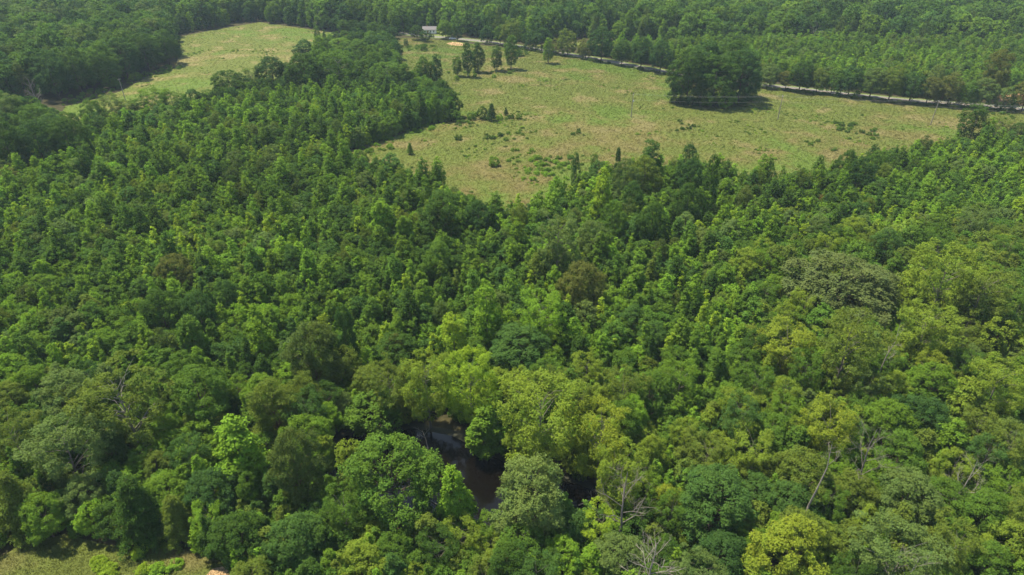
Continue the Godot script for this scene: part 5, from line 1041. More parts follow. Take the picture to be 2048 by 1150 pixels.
	tree("conical_tree", "young", -69.5, -83.0, 0.59, 1.00, "teal", "small blue-green conical young tree behind the small bright tree by the clearing", "")
	tree("maple_tree", "maple", 45.3, -101.2, 0.64, 1.10, "olive", "small olive green upright leafy tree behind the yellow tree above the blue-green oak", "")
	tree("conical_tree", "young", 3.5, -140.5, 0.94, 0.94, "mid", "small mid-green conical young tree right of the ragged bright tree", "")
	tree("broadleaf_tree", "round", 35.0, -67.3, 0.69, 1.01, "mid", "mid-green rounded tree right of the deep green bottom-edge tree", "")
	tree("conical_tree", "young", -88.7, -113.2, 0.78, 1.01, "mid", "small mid-green conical young tree behind and left of the pale-trunked sycamore", "")
	tree("birch_tree", "birch", 48.5, -101.5, 0.59, 0.93, "yellow", "yellow-green feathery tree behind and left of the yellow tree left of the golden one", "")
	tree("maple_tree", "maple", -26.4, -81.4, 0.75, 0.92, "olive", "olive green upright leafy tree in front of the slim yellow tree at the pond", "")
	tree("conical_tree", "young", -48.0, -124.6, 0.89, 1.09, "teal", "small blue-green conical young tree behind and left of the dull olive pine", "")
	tree("conical_tree", "young", 31.9, -135.8, 0.84, 1.15, "dark", "small dark green conical young tree right of the brownish oak", "")
	tree("maple_tree", "maple", -65.4, -82.1, 0.63, 0.99, "deep", "deep green upright leafy tree behind and left of the dark drooping conifer", "")
	tree("maple_tree", "maple", -35.6, -74.8, 0.54, 1.10, "olive", "small olive green upright leafy tree behind the blue-green tree below the pine", "")
	tree("conical_tree", "young", -29.8, -149.0, 0.89, 1.14, "bright", "small bright green conical young tree left of the round tree below the dark oaks", "")
	tree("conical_tree", "young", -13.8, -146.9, 0.85, 1.13, "olive", "small olive green conical young tree behind and left of the ragged bright tree", "")
	tree("maple_tree", "maple", -26.6, -66.7, 0.53, 1.12, "fresh", "fresh green upright leafy tree right of the blue-green tree below the pine", "")
	tree("conical_tree", "young", -84.8, -139.5, 0.96, 1.14, "bright", "small bright green conical young tree behind the dark oak with hollow", "")
	tree("broadleaf_tree", "round", -112.5, -133.6, 0.90, 1.12, "mid", "small mid-green rounded tree behind the dark olive edge tree", "")
	tree("birch_tree", "birch", 58.5, -61.7, 0.63, 0.98, "mid", "mid-green feathery tree in front and right of the grey-green bottom-edge tree", "")
	tree("conical_tree", "young", -33.2, -141.7, 0.98, 1.00, "fresh", "small fresh green conical young tree behind the narrow dark pine", "")
	tree("conical_tree", "young", -118.1, -142.4, 0.89, 0.95, "mid", "small mid-green conical young tree left of the dark oak with hollow", "")
	tree("broadleaf_tree", "round", -53.2, -102.9, 0.67, 0.99, "deep", "small deep green rounded tree left of the soft olive tree behind the pine", "")
	tree("conical_tree", "young", -2.4, -142.6, 0.86, 0.95, "mid", "small mid-green conical young tree behind the ragged bright tree", "")
	tree("broadleaf_tree", "round", -86.3, -129.1, 0.86, 1.07, "fresh", "small fresh green rounded tree left of the dark oak with hollow", "")
	tree("broadleaf_tree", "round", -48.9, -116.1, 0.76, 1.14, "dark", "small dark green rounded tree left of the dull olive pine", "")
	tree("conical_tree", "young", -62.4, -113.6, 0.81, 0.92, "fresh", "small fresh green conical young tree behind the broad tree beyond the sycamore", "")
	tree("maple_tree", "maple", -103.1, -142.3, 0.82, 1.03, "fresh", "small fresh green upright leafy tree left of the dark oak with hollow", "")
	tree("birch_tree", "birch", 84.8, -111.7, 0.62, 1.08, "gold", "golden-yellow feathery tree in front of the yellowish spreading tree", "")
	tree("maple_tree", "maple", -82.5, -121.9, 0.74, 0.93, "mid", "small mid-green upright leafy tree in front and left of the dark oak with hollow", "")
	tree("maple_tree", "maple", 16.6, -74.9, 0.56, 0.97, "fresh", "small fresh green upright leafy tree right of the lime tree by the dead trunk", "")
	tree("oak_tree", "oak", 118.9, -148.9, 0.75, 1.01, "fresh", "fresh green rounded oak-like tree behind the olive birch", "")
	tree("conical_tree", "young", -37.9, -72.8, 0.74, 0.96, "dark", "small dark green conical young tree right of the dark tree by the bank", "")
	tree("conical_tree", "young", -48.9, -121.1, 0.81, 1.04, "teal", "small blue-green conical young tree left of the dull olive pine", "")
	tree("conical_tree", "young", -15.7, -123.7, 0.93, 0.94, "bright", "small bright green conical young tree left of the yellowest thin tree", "")
	tree("birch_tree", "birch", 67.5, -144.2, 0.56, 1.02, "olive", "small olive green feathery tree left of the wide grey-olive oak", "")
	tree("oak_tree", "oak", 78.9, -116.9, 0.57, 0.97, "yellow", "yellow-green rounded oak-like tree right of the tall olive feathery tree", "")
	tree("broadleaf_tree", "round", 11.2, -90.5, 0.83, 0.92, "olive", "olive green rounded tree left of the golden-olive tree", "")
	tree("maple_tree", "maple", -90.3, -109.0, 0.76, 0.98, "grey", "grey-green upright leafy tree behind the grey-green round tree", "")
	tree("broadleaf_tree", "round", -117.7, -138.3, 0.98, 0.95, "bright", "bright green rounded tree behind the olive edge tree", "")
	tree("conical_tree", "young", -75.6, -128.3, 0.75, 1.13, "bright", "small bright green conical young tree in front and right of the dark oak with hollow", "")
	tree("conical_tree", "young", -74.2, -112.5, 0.65, 1.05, "bright", "small bright green conical young tree behind and right of the pale-trunked sycamore", "")
	tree("broadleaf_tree", "round", -31.1, -83.4, 0.59, 0.95, "mid", "small mid-green rounded tree behind the green tree at the pond end", "")
	tree("conical_tree", "young", -30.5, -144.4, 0.86, 1.04, "dark", "small dark green conical young tree left of the round tree below the dark oaks", "")
	tree("broadleaf_tree", "round", -56.9, -133.7, 1.01, 0.92, "bright", "bright green rounded tree right of the small blue-green dome", "")
	tree("birch_tree", "birch", 82.3, -119.6, 0.55, 1.00, "yellow", "small yellow-green feathery tree left of the yellowish spreading tree", "")
	tree("conical_tree", "young", -80.0, -113.4, 0.81, 1.08, "olive", "small olive green conical young tree behind the pale-trunked sycamore", "")
	tree("maple_tree", "maple", -79.2, -107.3, 0.80, 1.11, "grey", "grey-green upright leafy tree behind the pale-trunked sycamore", "")
	tree("conical_tree", "young", -102.8, -130.4, 0.84, 1.03, "teal", "small blue-green conical young tree behind the grey-green round tree", "")
	tree("birch_tree", "birch", 21.4, -61.4, 0.61, 1.03, "mid", "mid-green feathery tree left of the deep green bottom-edge tree", "")
	tree("pine_tree", "pine", 56.3, -94.6, 0.77, 1.08, "olive", "olive green pine tree behind the golden tree at the dead trunk", "")
	tree("maple_tree", "maple", -118.3, -151.5, 0.79, 1.08, "bright", "small bright green upright leafy tree left of the dark oak with hollow", "")
	tree("conical_tree", "young", -41.4, -128.0, 0.70, 1.09, "olive", "small olive green conical young tree left of the narrow dark pine", "")
	tree("oak_tree", "oak", 88.1, -130.4, 0.57, 0.96, "mid", "mid-green rounded oak-like tree left of the yellowish spreading tree", "")
	tree("birch_tree", "birch", -83.0, -107.6, 0.68, 1.02, "deep", "deep green feathery tree behind and right of the grey-green round tree", "")
	tree("maple_tree", "maple", 25.1, -122.6, 0.67, 1.02, "mid", "small mid-green upright leafy tree in front and right of the brownish oak", "")
	tree("conical_tree", "young", -16.8, -133.0, 0.89, 1.10, "bright", "small bright green conical young tree behind the yellowest thin tree", "")
	tree("conical_tree", "young", -92.8, -136.1, 0.81, 1.08, "mid", "small mid-green conical young tree left of the brownish tree in the young wood", "")
	tree("pine_tree", "pine", -59.0, -96.1, 0.50, 0.99, "olive", "small olive green pine tree behind the small light tree by the sycamore", "")
	tree("conical_tree", "young", 45.0, -124.3, 0.95, 0.88, "mid", "small mid-green conical young tree left of the golden-olive dome", "")
	tree("oak_tree", "oak", -53.6, -111.2, 0.49, 1.05, "dark", "dark green rounded oak-like tree behind and left of the soft olive tree behind the pine", "")
	tree("conical_tree", "young", -45.5, -143.0, 0.87, 1.06, "fresh", "small fresh green conical young tree in front and right of the round blue-green tree", "")
	tree("broadleaf_tree", "round", -60.6, -123.1, 0.91, 1.07, "mid", "mid-green rounded tree in front and right of the deep green oak at the hollow", "")
	tree("broadleaf_tree", "round", 82.7, -114.1, 0.57, 1.10, "grey", "small grey-green rounded tree behind the deep green tree at the gap", "")
	tree("conical_tree", "young", 27.8, -139.4, 0.92, 1.04, "mid", "small mid-green conical young tree in front of the grey-green companion", "")
	tree("conical_tree", "young", -25.5, -150.7, 0.97, 1.02, "bright", "small bright green conical young tree in front of the lower bright tree", "")
	tree("conical_tree", "young", -8.8, -145.3, 0.96, 0.90, "lime", "small lime green conical young tree behind the ragged bright tree", "")
	tree("conical_tree", "young", -35.6, -140.4, 0.82, 1.02, "bright", "small bright green conical young tree behind the small brownish pine", "")
	tree("conical_tree", "young", -67.9, -85.4, 0.64, 0.99, "grey", "small grey-green conical young tree behind the dark drooping conifer", "")
	tree("maple_tree", "maple", 50.7, -150.9, 0.81, 0.89, "fresh", "small fresh green upright leafy tree in front of the broad dark edge oak", "")
	tree("broadleaf_tree", "round", 61.8, -138.8, 0.84, 0.91, "mid", "small mid-green rounded tree behind the golden-olive dome", "")
	tree("birch_tree", "birch", 7.6, -104.7, 0.69, 1.06, "olive", "olive green feathery tree behind the largest yellow-olive tree", "")
	tree("broadleaf_tree", "round", -30.3, -115.8, 0.92, 1.02, "bright", "bright green rounded tree left of the dark columnar tree", "")
	tree("oak_tree", "oak", 69.4, -82.9, 0.49, 0.97, "olive", "olive green rounded oak-like tree behind and right of the soft grey-green tree", "")
	tree("conical_tree", "young", 24.3, -143.8, 0.71, 1.04, "mid", "small mid-green conical young tree in front of the green oak near the meadow", "")
	tree("oak_tree", "oak", -79.0, -91.7, 0.75, 1.00, "dark", "large dark green rounded oak-like tree behind the grey-green feathery tree", "")
	tree("broadleaf_tree", "round", -4.1, -105.3, 0.75, 0.96, "fresh", "small fresh green rounded tree right of the billowing yellow tree", "")
	tree("broadleaf_tree", "round", -74.6, -124.2, 0.88, 0.99, "mid", "mid-green rounded tree in front of the dark oak with hollow", "")
	tree("conical_tree", "young", -90.4, -136.9, 0.77, 1.12, "fresh", "small fresh green conical young tree left of the brownish tree in the young wood", "")
	tree("conical_tree", "young", -25.2, -64.7, 0.72, 0.96, "olive", "small olive green conical young tree in front of the green tree at the pond end", "")
	tree("maple_tree", "maple", 113.4, -169.8, 0.83, 0.92, "dark", "small dark green upright leafy tree right of the thin lime sapling", "")
	tree("maple_tree", "maple", -7.0, -62.6, 0.58, 1.11, "fresh", "fresh green upright leafy tree left of the olive bottom-edge tree", "")
	tree("conical_tree", "young", 41.4, -145.5, 0.81, 1.14, "lime", "small lime green conical young tree in front of the dark edge oak", "")
	tree("broadleaf_tree", "round", 7.6, -116.4, 0.99, 0.97, "fresh", "fresh green rounded tree right of the dense blue-green oak", "")
	tree("conical_tree", "young", 44.6, -120.5, 0.77, 1.09, "fresh", "small fresh green conical young tree between the golden-olive dome and the olive-yellow tree", "")
	tree("conical_tree", "young", -105.8, -149.6, 0.94, 0.98, "bright", "small bright green conical young tree left of the dark oak with hollow", "")
	tree("maple_tree", "maple", 0.4, -142.8, 0.70, 1.03, "bright", "small bright green upright leafy tree behind and right of the ragged bright tree", "")
	tree("conical_tree", "young", -84.6, -115.1, 0.71, 1.10, "fresh", "small fresh green conical young tree behind the pale-trunked sycamore", "")
	tree("maple_tree", "maple", -99.5, -141.1, 0.70, 1.00, "fresh", "small fresh green upright leafy tree left of the brownish tree in the young wood", "")
	tree("oak_tree", "oak", 36.9, -91.5, 0.50, 1.04, "yellow", "yellow-green rounded oak-like tree behind and right of the olive-yellow tree", "")
	tree("conical_tree", "young", 16.4, -125.5, 0.78, 1.03, "fresh", "small fresh green conical young tree right of the light broad tree", "")
	tree("conical_tree", "young", 45.1, -141.4, 0.87, 0.88, "fresh", "small fresh green conical young tree in front of the dark edge oak", "")
	tree("maple_tree", "maple", -7.3, -119.4, 0.82, 0.91, "mid", "mid-green upright leafy tree right of the yellowest thin tree", "")
	tree("broadleaf_tree", "round", -86.0, -135.3, 0.98, 1.00, "fresh", "fresh green rounded tree in front and left of the brownish tree in the young wood", "")
	tree("broadleaf_tree", "round", 21.3, -139.0, 0.89, 0.96, "fresh", "small fresh green rounded tree in front and right of the brownish oak", "")
	tree("oak_tree", "oak", 30.9, -123.8, 0.66, 1.01, "teal", "blue-green rounded oak-like tree in front of the dark edge oak", "")
	tree("maple_tree", "maple", -124.0, -143.2, 0.86, 1.06, "teal", "small blue-green upright leafy tree behind the dark olive edge tree", "")
	tree("conical_tree", "young", -74.1, -142.3, 0.87, 1.13, "teal", "small blue-green conical young tree behind the deep green oak at the hollow", "")
	tree("conical_tree", "young", -2.6, -147.0, 0.85, 1.13, "dark", "small dark green conical young tree behind the ragged bright tree", "")
	tree("maple_tree", "maple", 50.6, -74.0, 0.53, 0.92, "mid", "small mid-green upright leafy tree behind and left of the olive tree by the feathery one", "")
	tree("conical_tree", "young", -88.5, -140.8, 0.88, 0.99, "dark", "small dark green conical young tree left of the dark oak with hollow", "")
	tree("maple_tree", "maple", -65.2, -115.7, 0.65, 1.07, "bright", "small bright green upright leafy tree behind the broad tree beyond the sycamore", "")
	tree("birch_tree", "birch", 141.7, -171.3, 0.71, 1.10, "olive", "small olive green feathery tree in front of the lime right-edge tree", "")
	tree("oak_tree", "oak", 65.6, -148.3, 0.60, 0.88, "fresh", "fresh green rounded oak-like tree behind the golden-olive dome", "")
	tree("birch_tree", "birch", 61.9, -114.9, 0.72, 1.02, "bright", "bright green feathery tree right of the golden-olive dome", "")
	tree("birch_tree", "birch", 131.8, -171.7, 0.60, 1.06, "yellow", "small yellow-green feathery tree in front of the dark right young-wood tree", "")
	tree("birch_tree", "birch", 86.7, -168.5, 0.72, 1.09, "dark", "small dark green feathery tree in front of the rust-brown tree", "")
	tree("conical_tree", "young", -91.4, -102.3, 0.62, 1.03, "teal", "small blue-green conical young tree right of the dark olive edge tree", "")
	tree("conical_tree", "young", -92.5, -139.1, 0.96, 1.01, "mid", "small mid-green conical young tree left of the deep green oak at the hollow", "")
	tree("maple_tree", "maple", -6.5, -139.9, 0.80, 1.10, "bright", "small bright green upright leafy tree behind the ragged bright tree", "")
	tree("conical_tree", "young", 41.5, -132.1, 0.91, 1.11, "dark", "small dark green conical young tree left of the golden-olive dome", "")
	tree("broadleaf_tree", "round", 110.1, -168.0, 0.74, 1.10, "grey", "small grey-green rounded tree in front of the thin lime sapling", "")
	tree("broadleaf_tree", "round", 39.7, -124.5, 0.95, 1.12, "mid", "mid-green rounded tree left of the golden-olive dome", "")
	tree("broadleaf_tree", "round", 10.3, -63.7, 0.74, 0.98, "olive", "olive green rounded tree in front of the small bright bottom-edge tree", "")
	tree("conical_tree", "young", -88.1, -151.4, 1.00, 1.11, "bright", "small bright green conical young tree left of the brownish tree in the young wood", "")
	tree("maple_tree", "maple", 95.5, -141.2, 0.52, 1.08, "olive", "small olive green upright leafy tree behind the yellowish spreading tree", "")
	tree("conical_tree", "young", 45.6, -151.2, 0.83, 0.95, "teal", "small blue-green conical young tree in front of the dark edge oak", "")
	tree("maple_tree", "maple", 93.7, -147.1, 0.63, 1.02, "mid", "small mid-green upright leafy tree in front of the thin lime sapling", "")
	tree("birch_tree", "birch", 87.7, -91.3, 0.67, 0.98, "grey", "grey-green feathery tree behind the olive right-edge tree", "")
	tree("birch_tree", "birch", 127.6, -156.7, 0.63, 1.02, "mid", "small mid-green feathery tree behind the olive birch", "")
	tree("conical_tree", "young", -91.7, -150.0, 0.84, 1.02, "lime", "small lime green conical young tree left of the brownish tree in the young wood", "")
	tree("conical_tree", "young", -19.6, -116.3, 0.80, 1.08, "dark", "small dark green conical young tree right of the dark columnar tree", "")
	tree("maple_tree", "maple", 66.8, -75.7, 0.55, 1.04, "mid", "small mid-green upright leafy tree behind the little golden tree", "")
	tree("pine_tree", "pine", -32.5, -102.4, 0.54, 0.94, "grey", "small grey-green pine tree left of the spreading far-bank tree", "")
	tree("conical_tree", "young", -70.0, -135.1, 1.00, 1.11, "mid", "small mid-green conical young tree behind and right of the deep green oak at the hollow", "")
	tree("birch_tree", "birch", 135.2, -174.4, 0.60, 1.10, "olive", "small olive green feathery tree right of the dark right young-wood tree", "")
	tree("conical_tree", "young", -94.7, -125.0, 0.74, 1.04, "fresh", "small fresh green conical young tree between the grey-green round tree and the pale-trunked sycamore", "")
	tree("conical_tree", "young", -55.0, -127.3, 0.84, 0.96, "mid", "small mid-green conical young tree left of the dull olive pine", "")
	tree("broadleaf_tree", "round", 36.2, -145.0, 0.89, 1.09, "fresh", "small fresh green rounded tree in front of the dark edge oak", "")
	tree("conical_tree", "young", 46.5, -148.6, 0.68, 1.02, "fresh", "small fresh green conical young tree in front of the broad dark edge oak", "")
	tree("conical_tree", "young", -116.3, -132.5, 0.73, 1.11, "fresh", "small fresh green conical young tree behind the dark olive edge tree", "")
	tree("conical_tree", "young", -42.6, -131.4, 0.73, 1.09, "mid", "small mid-green conical young tree left of the narrow dark pine", "")
	tree("conical_tree", "young", 35.9, -132.1, 0.80, 1.04, "fresh", "small fresh green conical young tree right of the brownish oak", "")
	tree("conical_tree", "young", -53.7, -123.2, 0.90, 0.92, "dark", "small dark green conical young tree left of the dull olive pine", "")
	tree("maple_tree", "maple", -25.0, -124.5, 0.76, 1.10, "fresh", "small fresh green upright leafy tree behind the small brownish pine", "")
	tree("birch_tree", "birch", 63.1, -166.2, 0.60, 0.95, "mid", "small mid-green feathery tree in front and right of the broad dark edge oak", "")
	tree("birch_tree", "birch", 79.8, -126.2, 0.56, 0.91, "olive", "small olive green feathery tree right of the tall olive feathery tree", "")
	tree("oak_tree", "oak", 23.7, -91.8, 0.57, 0.92, "yellow", "yellow-green rounded oak-like tree behind and right of the yellow tree at the pond tip", "")
	tree("conical_tree", "young", -51.3, -143.4, 0.89, 0.94, "teal", "small blue-green conical young tree in front of the round blue-green tree", "")
	tree("broadleaf_tree", "round", 79.1, -130.3, 0.83, 1.08, "yellow", "small yellow-green rounded tree behind the tall olive feathery tree", "")
	tree("broadleaf_tree", "round", 28.5, -92.9, 0.58, 1.13, "mid", "small mid-green rounded tree left of the olive-yellow tree", "")
	tree("conical_tree", "young", -104.0, -120.1, 0.71, 1.04, "bright", "small bright green conical young tree behind the olive edge tree", "")
	tree("maple_tree", "maple", 17.0, -109.3, 0.53, 1.12, "yellow", "small yellow-green upright leafy tree behind the golden-olive tree", "")
	tree("conical_tree", "young", -41.9, -134.8, 0.91, 0.90, "fresh", "small fresh green conical young tree behind the dull olive pine", "")
	tree("maple_tree", "maple", 22.7, -106.4, 0.77, 1.10, "mid", "mid-green upright leafy tree behind the golden-olive tree", "")
	tree("conical_tree", "young", -77.8, -137.8, 0.90, 1.03, "mid", "small mid-green conical young tree right of the dark oak with hollow", "")
	tree("birch_tree", "birch", -13.7, -63.6, 0.50, 0.92, "yellow", "yellow-green feathery tree in front and left of the yellowish tree below the bank", "")
	tree("conical_tree", "young", -71.2, -119.1, 0.81, 1.08, "olive", "small olive green conical young tree in front of the dark oak with hollow", "")
	tree("birch_tree", "birch", 62.9, -103.2, 0.51, 0.93, "olive", "small olive green feathery tree behind the golden tree at the dead trunk", "")
	tree("maple_tree", "maple", -23.1, -148.0, 0.69, 1.08, "fresh", "small fresh green upright leafy tree in front of the lower bright tree", "")
	tree("broadleaf_tree", "round", 38.5, -83.8, 0.67, 1.06, "olive", "olive green rounded tree behind and right of the large blue-green oak", "")
	tree("maple_tree", "maple", -81.1, -142.0, 0.86, 0.93, "bright", "small bright green upright leafy tree in front of the brownish tree in the young wood", "")
	tree("maple_tree", "maple", 73.3, -111.7, 0.66, 0.97, "mid", "small mid-green upright leafy tree in front and right of the tall olive feathery tree", "")
	tree("oak_tree", "oak", -36.6, -105.5, 0.50, 1.13, "grey", "grey-green rounded oak-like tree in front of the dull olive pine", "")
	tree("conical_tree", "young", -88.4, -86.5, 0.74, 1.06, "bright", "small bright green conical young tree in front of the olive edge tree", "")
	tree("conical_tree", "young", -95.7, -146.7, 0.83, 1.05, "fresh", "small fresh green conical young tree left of the deep green oak at the hollow", "")
	tree("birch_tree", "birch", 71.7, -128.4, 0.54, 1.11, "dark", "small dark green feathery tree behind the tall olive feathery tree", "")
	tree("broadleaf_tree", "round", -124.3, -147.7, 1.01, 0.98, "bright", "bright green rounded tree left of the dark oak with hollow", "")
	tree("birch_tree", "birch", 94.5, -116.3, 0.63, 0.93, "grey", "grey-green feathery tree behind the ragged yellow tree", "")
	tree("conical_tree", "young", -56.3, -139.4, 0.72, 0.99, "mid", "small mid-green conical young tree in front of the round blue-green tree", "")
	tree("conical_tree", "young", -61.4, -146.2, 0.82, 1.06, "bright", "small bright green conical young tree right of the small blue-green dome", "")
	tree("conical_tree", "young", -68.4, -151.3, 0.97, 0.90, "olive", "small olive green conical young tree behind the small blue-green dome", "")
	tree("conical_tree", "young", -31.2, -62.5, 0.76, 1.03, "mid", "mid-green conical young tree in front of the blue-green tree below the pine", "")
	tree("maple_tree", "maple", 37.4, -98.8, 0.71, 0.92, "olive", "olive green upright leafy tree behind the olive-yellow tree", "")
	tree("oak_tree", "oak", 47.7, -72.2, 0.49, 0.93, "yellow", "yellow-green rounded oak-like tree left of the olive tree by the feathery one", "")
	tree("maple_tree", "maple", 97.7, -145.2, 0.63, 0.90, "mid", "small mid-green upright leafy tree left of the big yellow-olive birch", "")

# ------------------------------------------------------------------ ground
var broad := FastNoiseLite.new()
var patch := FastNoiseLite.new()
var fine := FastNoiseLite.new()

func meadow_color(x: float, z: float) -> Color:
	var a := broad.get_noise_2d(x, z)
	var b := patch.get_noise_2d(x, z)
	var c := fine.get_noise_2d(x, z)
	var near := clampf((z + 330.0) / 90.0, 0.0, 1.0)          # the nearer end of the meadow is drier and browner
	var dry := smoothstep(-0.05 if z < -130.0 else 0.35, 0.5 if z < -130.0 else 0.9, b * 0.7 + a * 0.6 + c * 0.12 + near * 0.26)
	var bare := smoothstep(0.30, 0.5, b + 0.25 * a + 0.12 * c)
	var lush := smoothstep(0.1, 0.5, -b * 0.45 + broad.get_noise_2d(z + 500.0, x) * 0.9 + c * 0.2)
	var col := Vector3(0.069, 0.088, 0.0195)
	col = col.lerp(Vector3(0.102, 0.100, 0.034).lerp(Vector3(0.085, 0.075, 0.028), near), dry * 0.85)
	col = col.lerp(Vector3(0.140, 0.124, 0.062), bare * 0.5 * (1.0 - 0.6 * near))
	col = col.lerp(Vector3(0.055, 0.097, 0.014), lush * 0.7)
	col *= 1.0 + c * 0.14
	return Color(col.x, col.y, col.z)

func sheet(poly: PackedVector2Array, y: float) -> ArrayMesh:
	var st := new_st()
	var idx := Geometry2D.triangulate_polygon(poly)
	for i in range(0, idx.size(), 3):
		var a := poly[idx[i]]
		var b := poly[idx[i + 1]]
		var c := poly[idx[i + 2]]
		if (b - a).cross(c - a) < 0.0:
			var s := b
			b = c
			c = s
		for p: Vector2 in [a, b, c]:
			st.set_normal(Vector3.UP)
			st.set_uv(Vector2((p.x + 400.0) / 800.0, (p.y + 660.0) / 600.0))
			st.add_vertex(Vector3(p.x, y, p.y))
	return st.commit()

func ribbon(line: PackedVector2Array, shift: float, width: float, y: float) -> ArrayMesh:
	var st := new_st()
	for i in line.size() - 1:
		var q := []
		for k in [i, i + 1]:
			var d := (line[mini(k + 1, line.size() - 1)] - line[maxi(k - 1, 0)]).normalized()
			var n := Vector2(-d.y, d.x)
			for s in [-0.5, 0.5]:
				var p: Vector2 = line[k] + n * (shift + width * s)
				q.append(Vector3(p.x, y, p.y))
		for k in [0, 2, 3, 0, 3, 1]:
			st.set_normal(Vector3.UP)
			st.add_vertex(q[k])
	return st.commit()

func smooth_line(line: PackedVector2Array) -> PackedVector2Array:
	var c := Curve2D.new()
	for i in line.size():
		var t := (line[mini(i + 1, line.size() - 1)] - line[maxi(i - 1, 0)]) / 6.0
		c.add_point(line[i], -t, t)
	return c.tessellate(4)

func make_ground() -> void:
	broad.seed = 11; broad.frequency = 0.011; broad.fractal_octaves = 3
	patch.seed = 23; patch.frequency = 0.045; patch.fractal_octaves = 3
	fine.seed = 37; fine.frequency = 0.33; fine.fractal_octaves = 3
	var g := PlaneMesh.new()
	g.size = Vector2(9000, 9000)
	structure("ground", "dark leaf-littered woodland soil reaching to the horizon", g, M.soil)
	var im := Image.create(1280, 960, false, Image.FORMAT_RGB8)
	for py in 960:
		for px in 1280:
			im.set_pixel(px, py, meadow_color(px * 0.625 - 400.0, py * 0.625 - 660.0).linear_to_srgb())
	var mat := plain(Color.WHITE, 0.9, 0.2)
	mat.albedo_texture = ImageTexture.create_from_image(im)
	M.meadow = mat
	structure("meadow", "rough hay meadow, green with straw-coloured dry patches, beside the road", sheet(FIELD, 0.06), mat)
	structure("field", "smaller hay field behind the copse, dry and pale green", sheet(BACK_FIELD, 0.06), mat)
	structure("clearing", "grassy clearing at the wood's edge nearest the viewer", sheet(CLEARING, 0.06), mat)
	structure("strip_field", "narrow yellow-green field behind the roadside trees", sheet(STRIP, 0.06), mat)
	var lawn := plain(Color.WHITE, 0.9, 0.2)
	lawn.albedo_texture = noise_texture(0.02, 8, lin(0.085, 0.12, 0.032), lin(0.14, 0.155, 0.055))
	lawn.uv1_triplanar = true
	lawn.uv1_world_triplanar = true
	lawn.uv1_scale = Vector3(0.08, 0.08, 0.08)
	structure("lawn", "mown yellowish lawn in front of the white house", sheet(LAWN, 0.07), lawn)
	var sand := plain(Color.WHITE, 0.95, 0.2)
	sand.albedo_texture = noise_texture(0.03, 14, lin(0.24, 0.16, 0.09), lin(0.40, 0.29, 0.18))
	sand.uv1_triplanar = true
	sand.uv1_world_triplanar = true
	sand.uv1_scale = Vector3(0.15, 0.15, 0.15)
	M.sand = sand
	structure("bare_soil", "patch of bare sandy soil by the road near the white car", sheet(SAND, 0.075), sand)
	var clay := plain(Color.WHITE, 0.95, 0.2)
	clay.albedo_texture = noise_texture(0.03, 15, lin(0.13, 0.075, 0.04), lin(0.20, 0.125, 0.075))
	clay.uv1_triplanar = true
	clay.uv1_world_triplanar = true
	clay.uv1_scale = Vector3(0.1, 0.1, 0.1)
	structure("bare_clay", "bare reddish clay behind the trees at the road's near end", sheet(CLAY, 0.075), clay)
	structure("far_clearing", "small pale clearing far off in the forest", sheet(FAR_CLEARING, 0.06), sand)
	structure("bare_bank", "bare stony soil at the edge of the grassy clearing", sheet(BANK, 0.075), sand)
	var line := smooth_line(ROAD)
	var mat2 := lawn.duplicate() as StandardMaterial3D
	mat2.albedo_texture = noise_texture(0.03, 18, lin(0.05, 0.085, 0.02), lin(0.10, 0.125, 0.04))
	structure("verge", "mown grass verge along both sides of the road", ribbon(line, 0.0, 10.0, 0.08), mat2)
	var road := structure("road", "grey asphalt country road along the meadow", ribbon(line, 0.0, 5.4, 0.10), M.asphalt)
	part("centre_line", ribbon(line, 0.0, 0.14, 0.104), plain(lin(0.33, 0.24, 0.05), 0.7), road)
	for s in [-1.0, 1.0]: part("edge_line", ribbon(line, s * 2.5, 0.1, 0.104), plain(lin(0.42, 0.42, 0.41), 0.7), road)
	structure("pond", "still dark brown pond among the trees", sheet(POND, 0.05), M.water)
	var mud := plain(Color.WHITE, 0.7, 0.4)
	mud.albedo_texture = noise_texture(0.05, 19, lin(0.010, 0.012, 0.006), lin(0.022, 0.026, 0.011))
	mud.uv1_triplanar = true
	mud.uv1_world_triplanar = true
	mud.uv1_scale = Vector3(0.2, 0.2, 0.2)
	structure("shore", "muddy brown shore round the dark pond", sheet(SHORE, 0.03), mud)

# ------------------------------------------------------------------ what grows on the open land
func tuft(n: int, h: float, spread: float, wide: float) -> ArrayMesh:
	clear_leaves()
	for i in n:
		var a := rng.randf() * TAU
		var r := spread * sqrt(rng.randf())
		var p := Vector3(cos(a) * r, 0, sin(a) * r)
		var lean := Vector3(rng.randf() - 0.5, 0, rng.randf() - 0.5) * 0.9 * h
		var tip := p + lean + Vector3(0, h * (0.6 + 0.5 * rng.randf()), 0)
		var s := Vector3(cos(a + 1.3), 0, sin(a + 1.3)) * wide * 0.5
		var k := lv.size()
		var up := (tip - p).cross(s).y > 0.0
		for q in ([p - s, tip, p + s] if up else [p - s, p + s, tip]): lv.append(q)
		var t := 0.8 + 0.4 * rng.randf()
		for j in 3:
			ln.append((Vector3.UP * 1.2 + lean.normalized() * 0.4).normalized())
			lc.append(Color(t, t, t))
			li.append(k + j)
	return take_leaves()

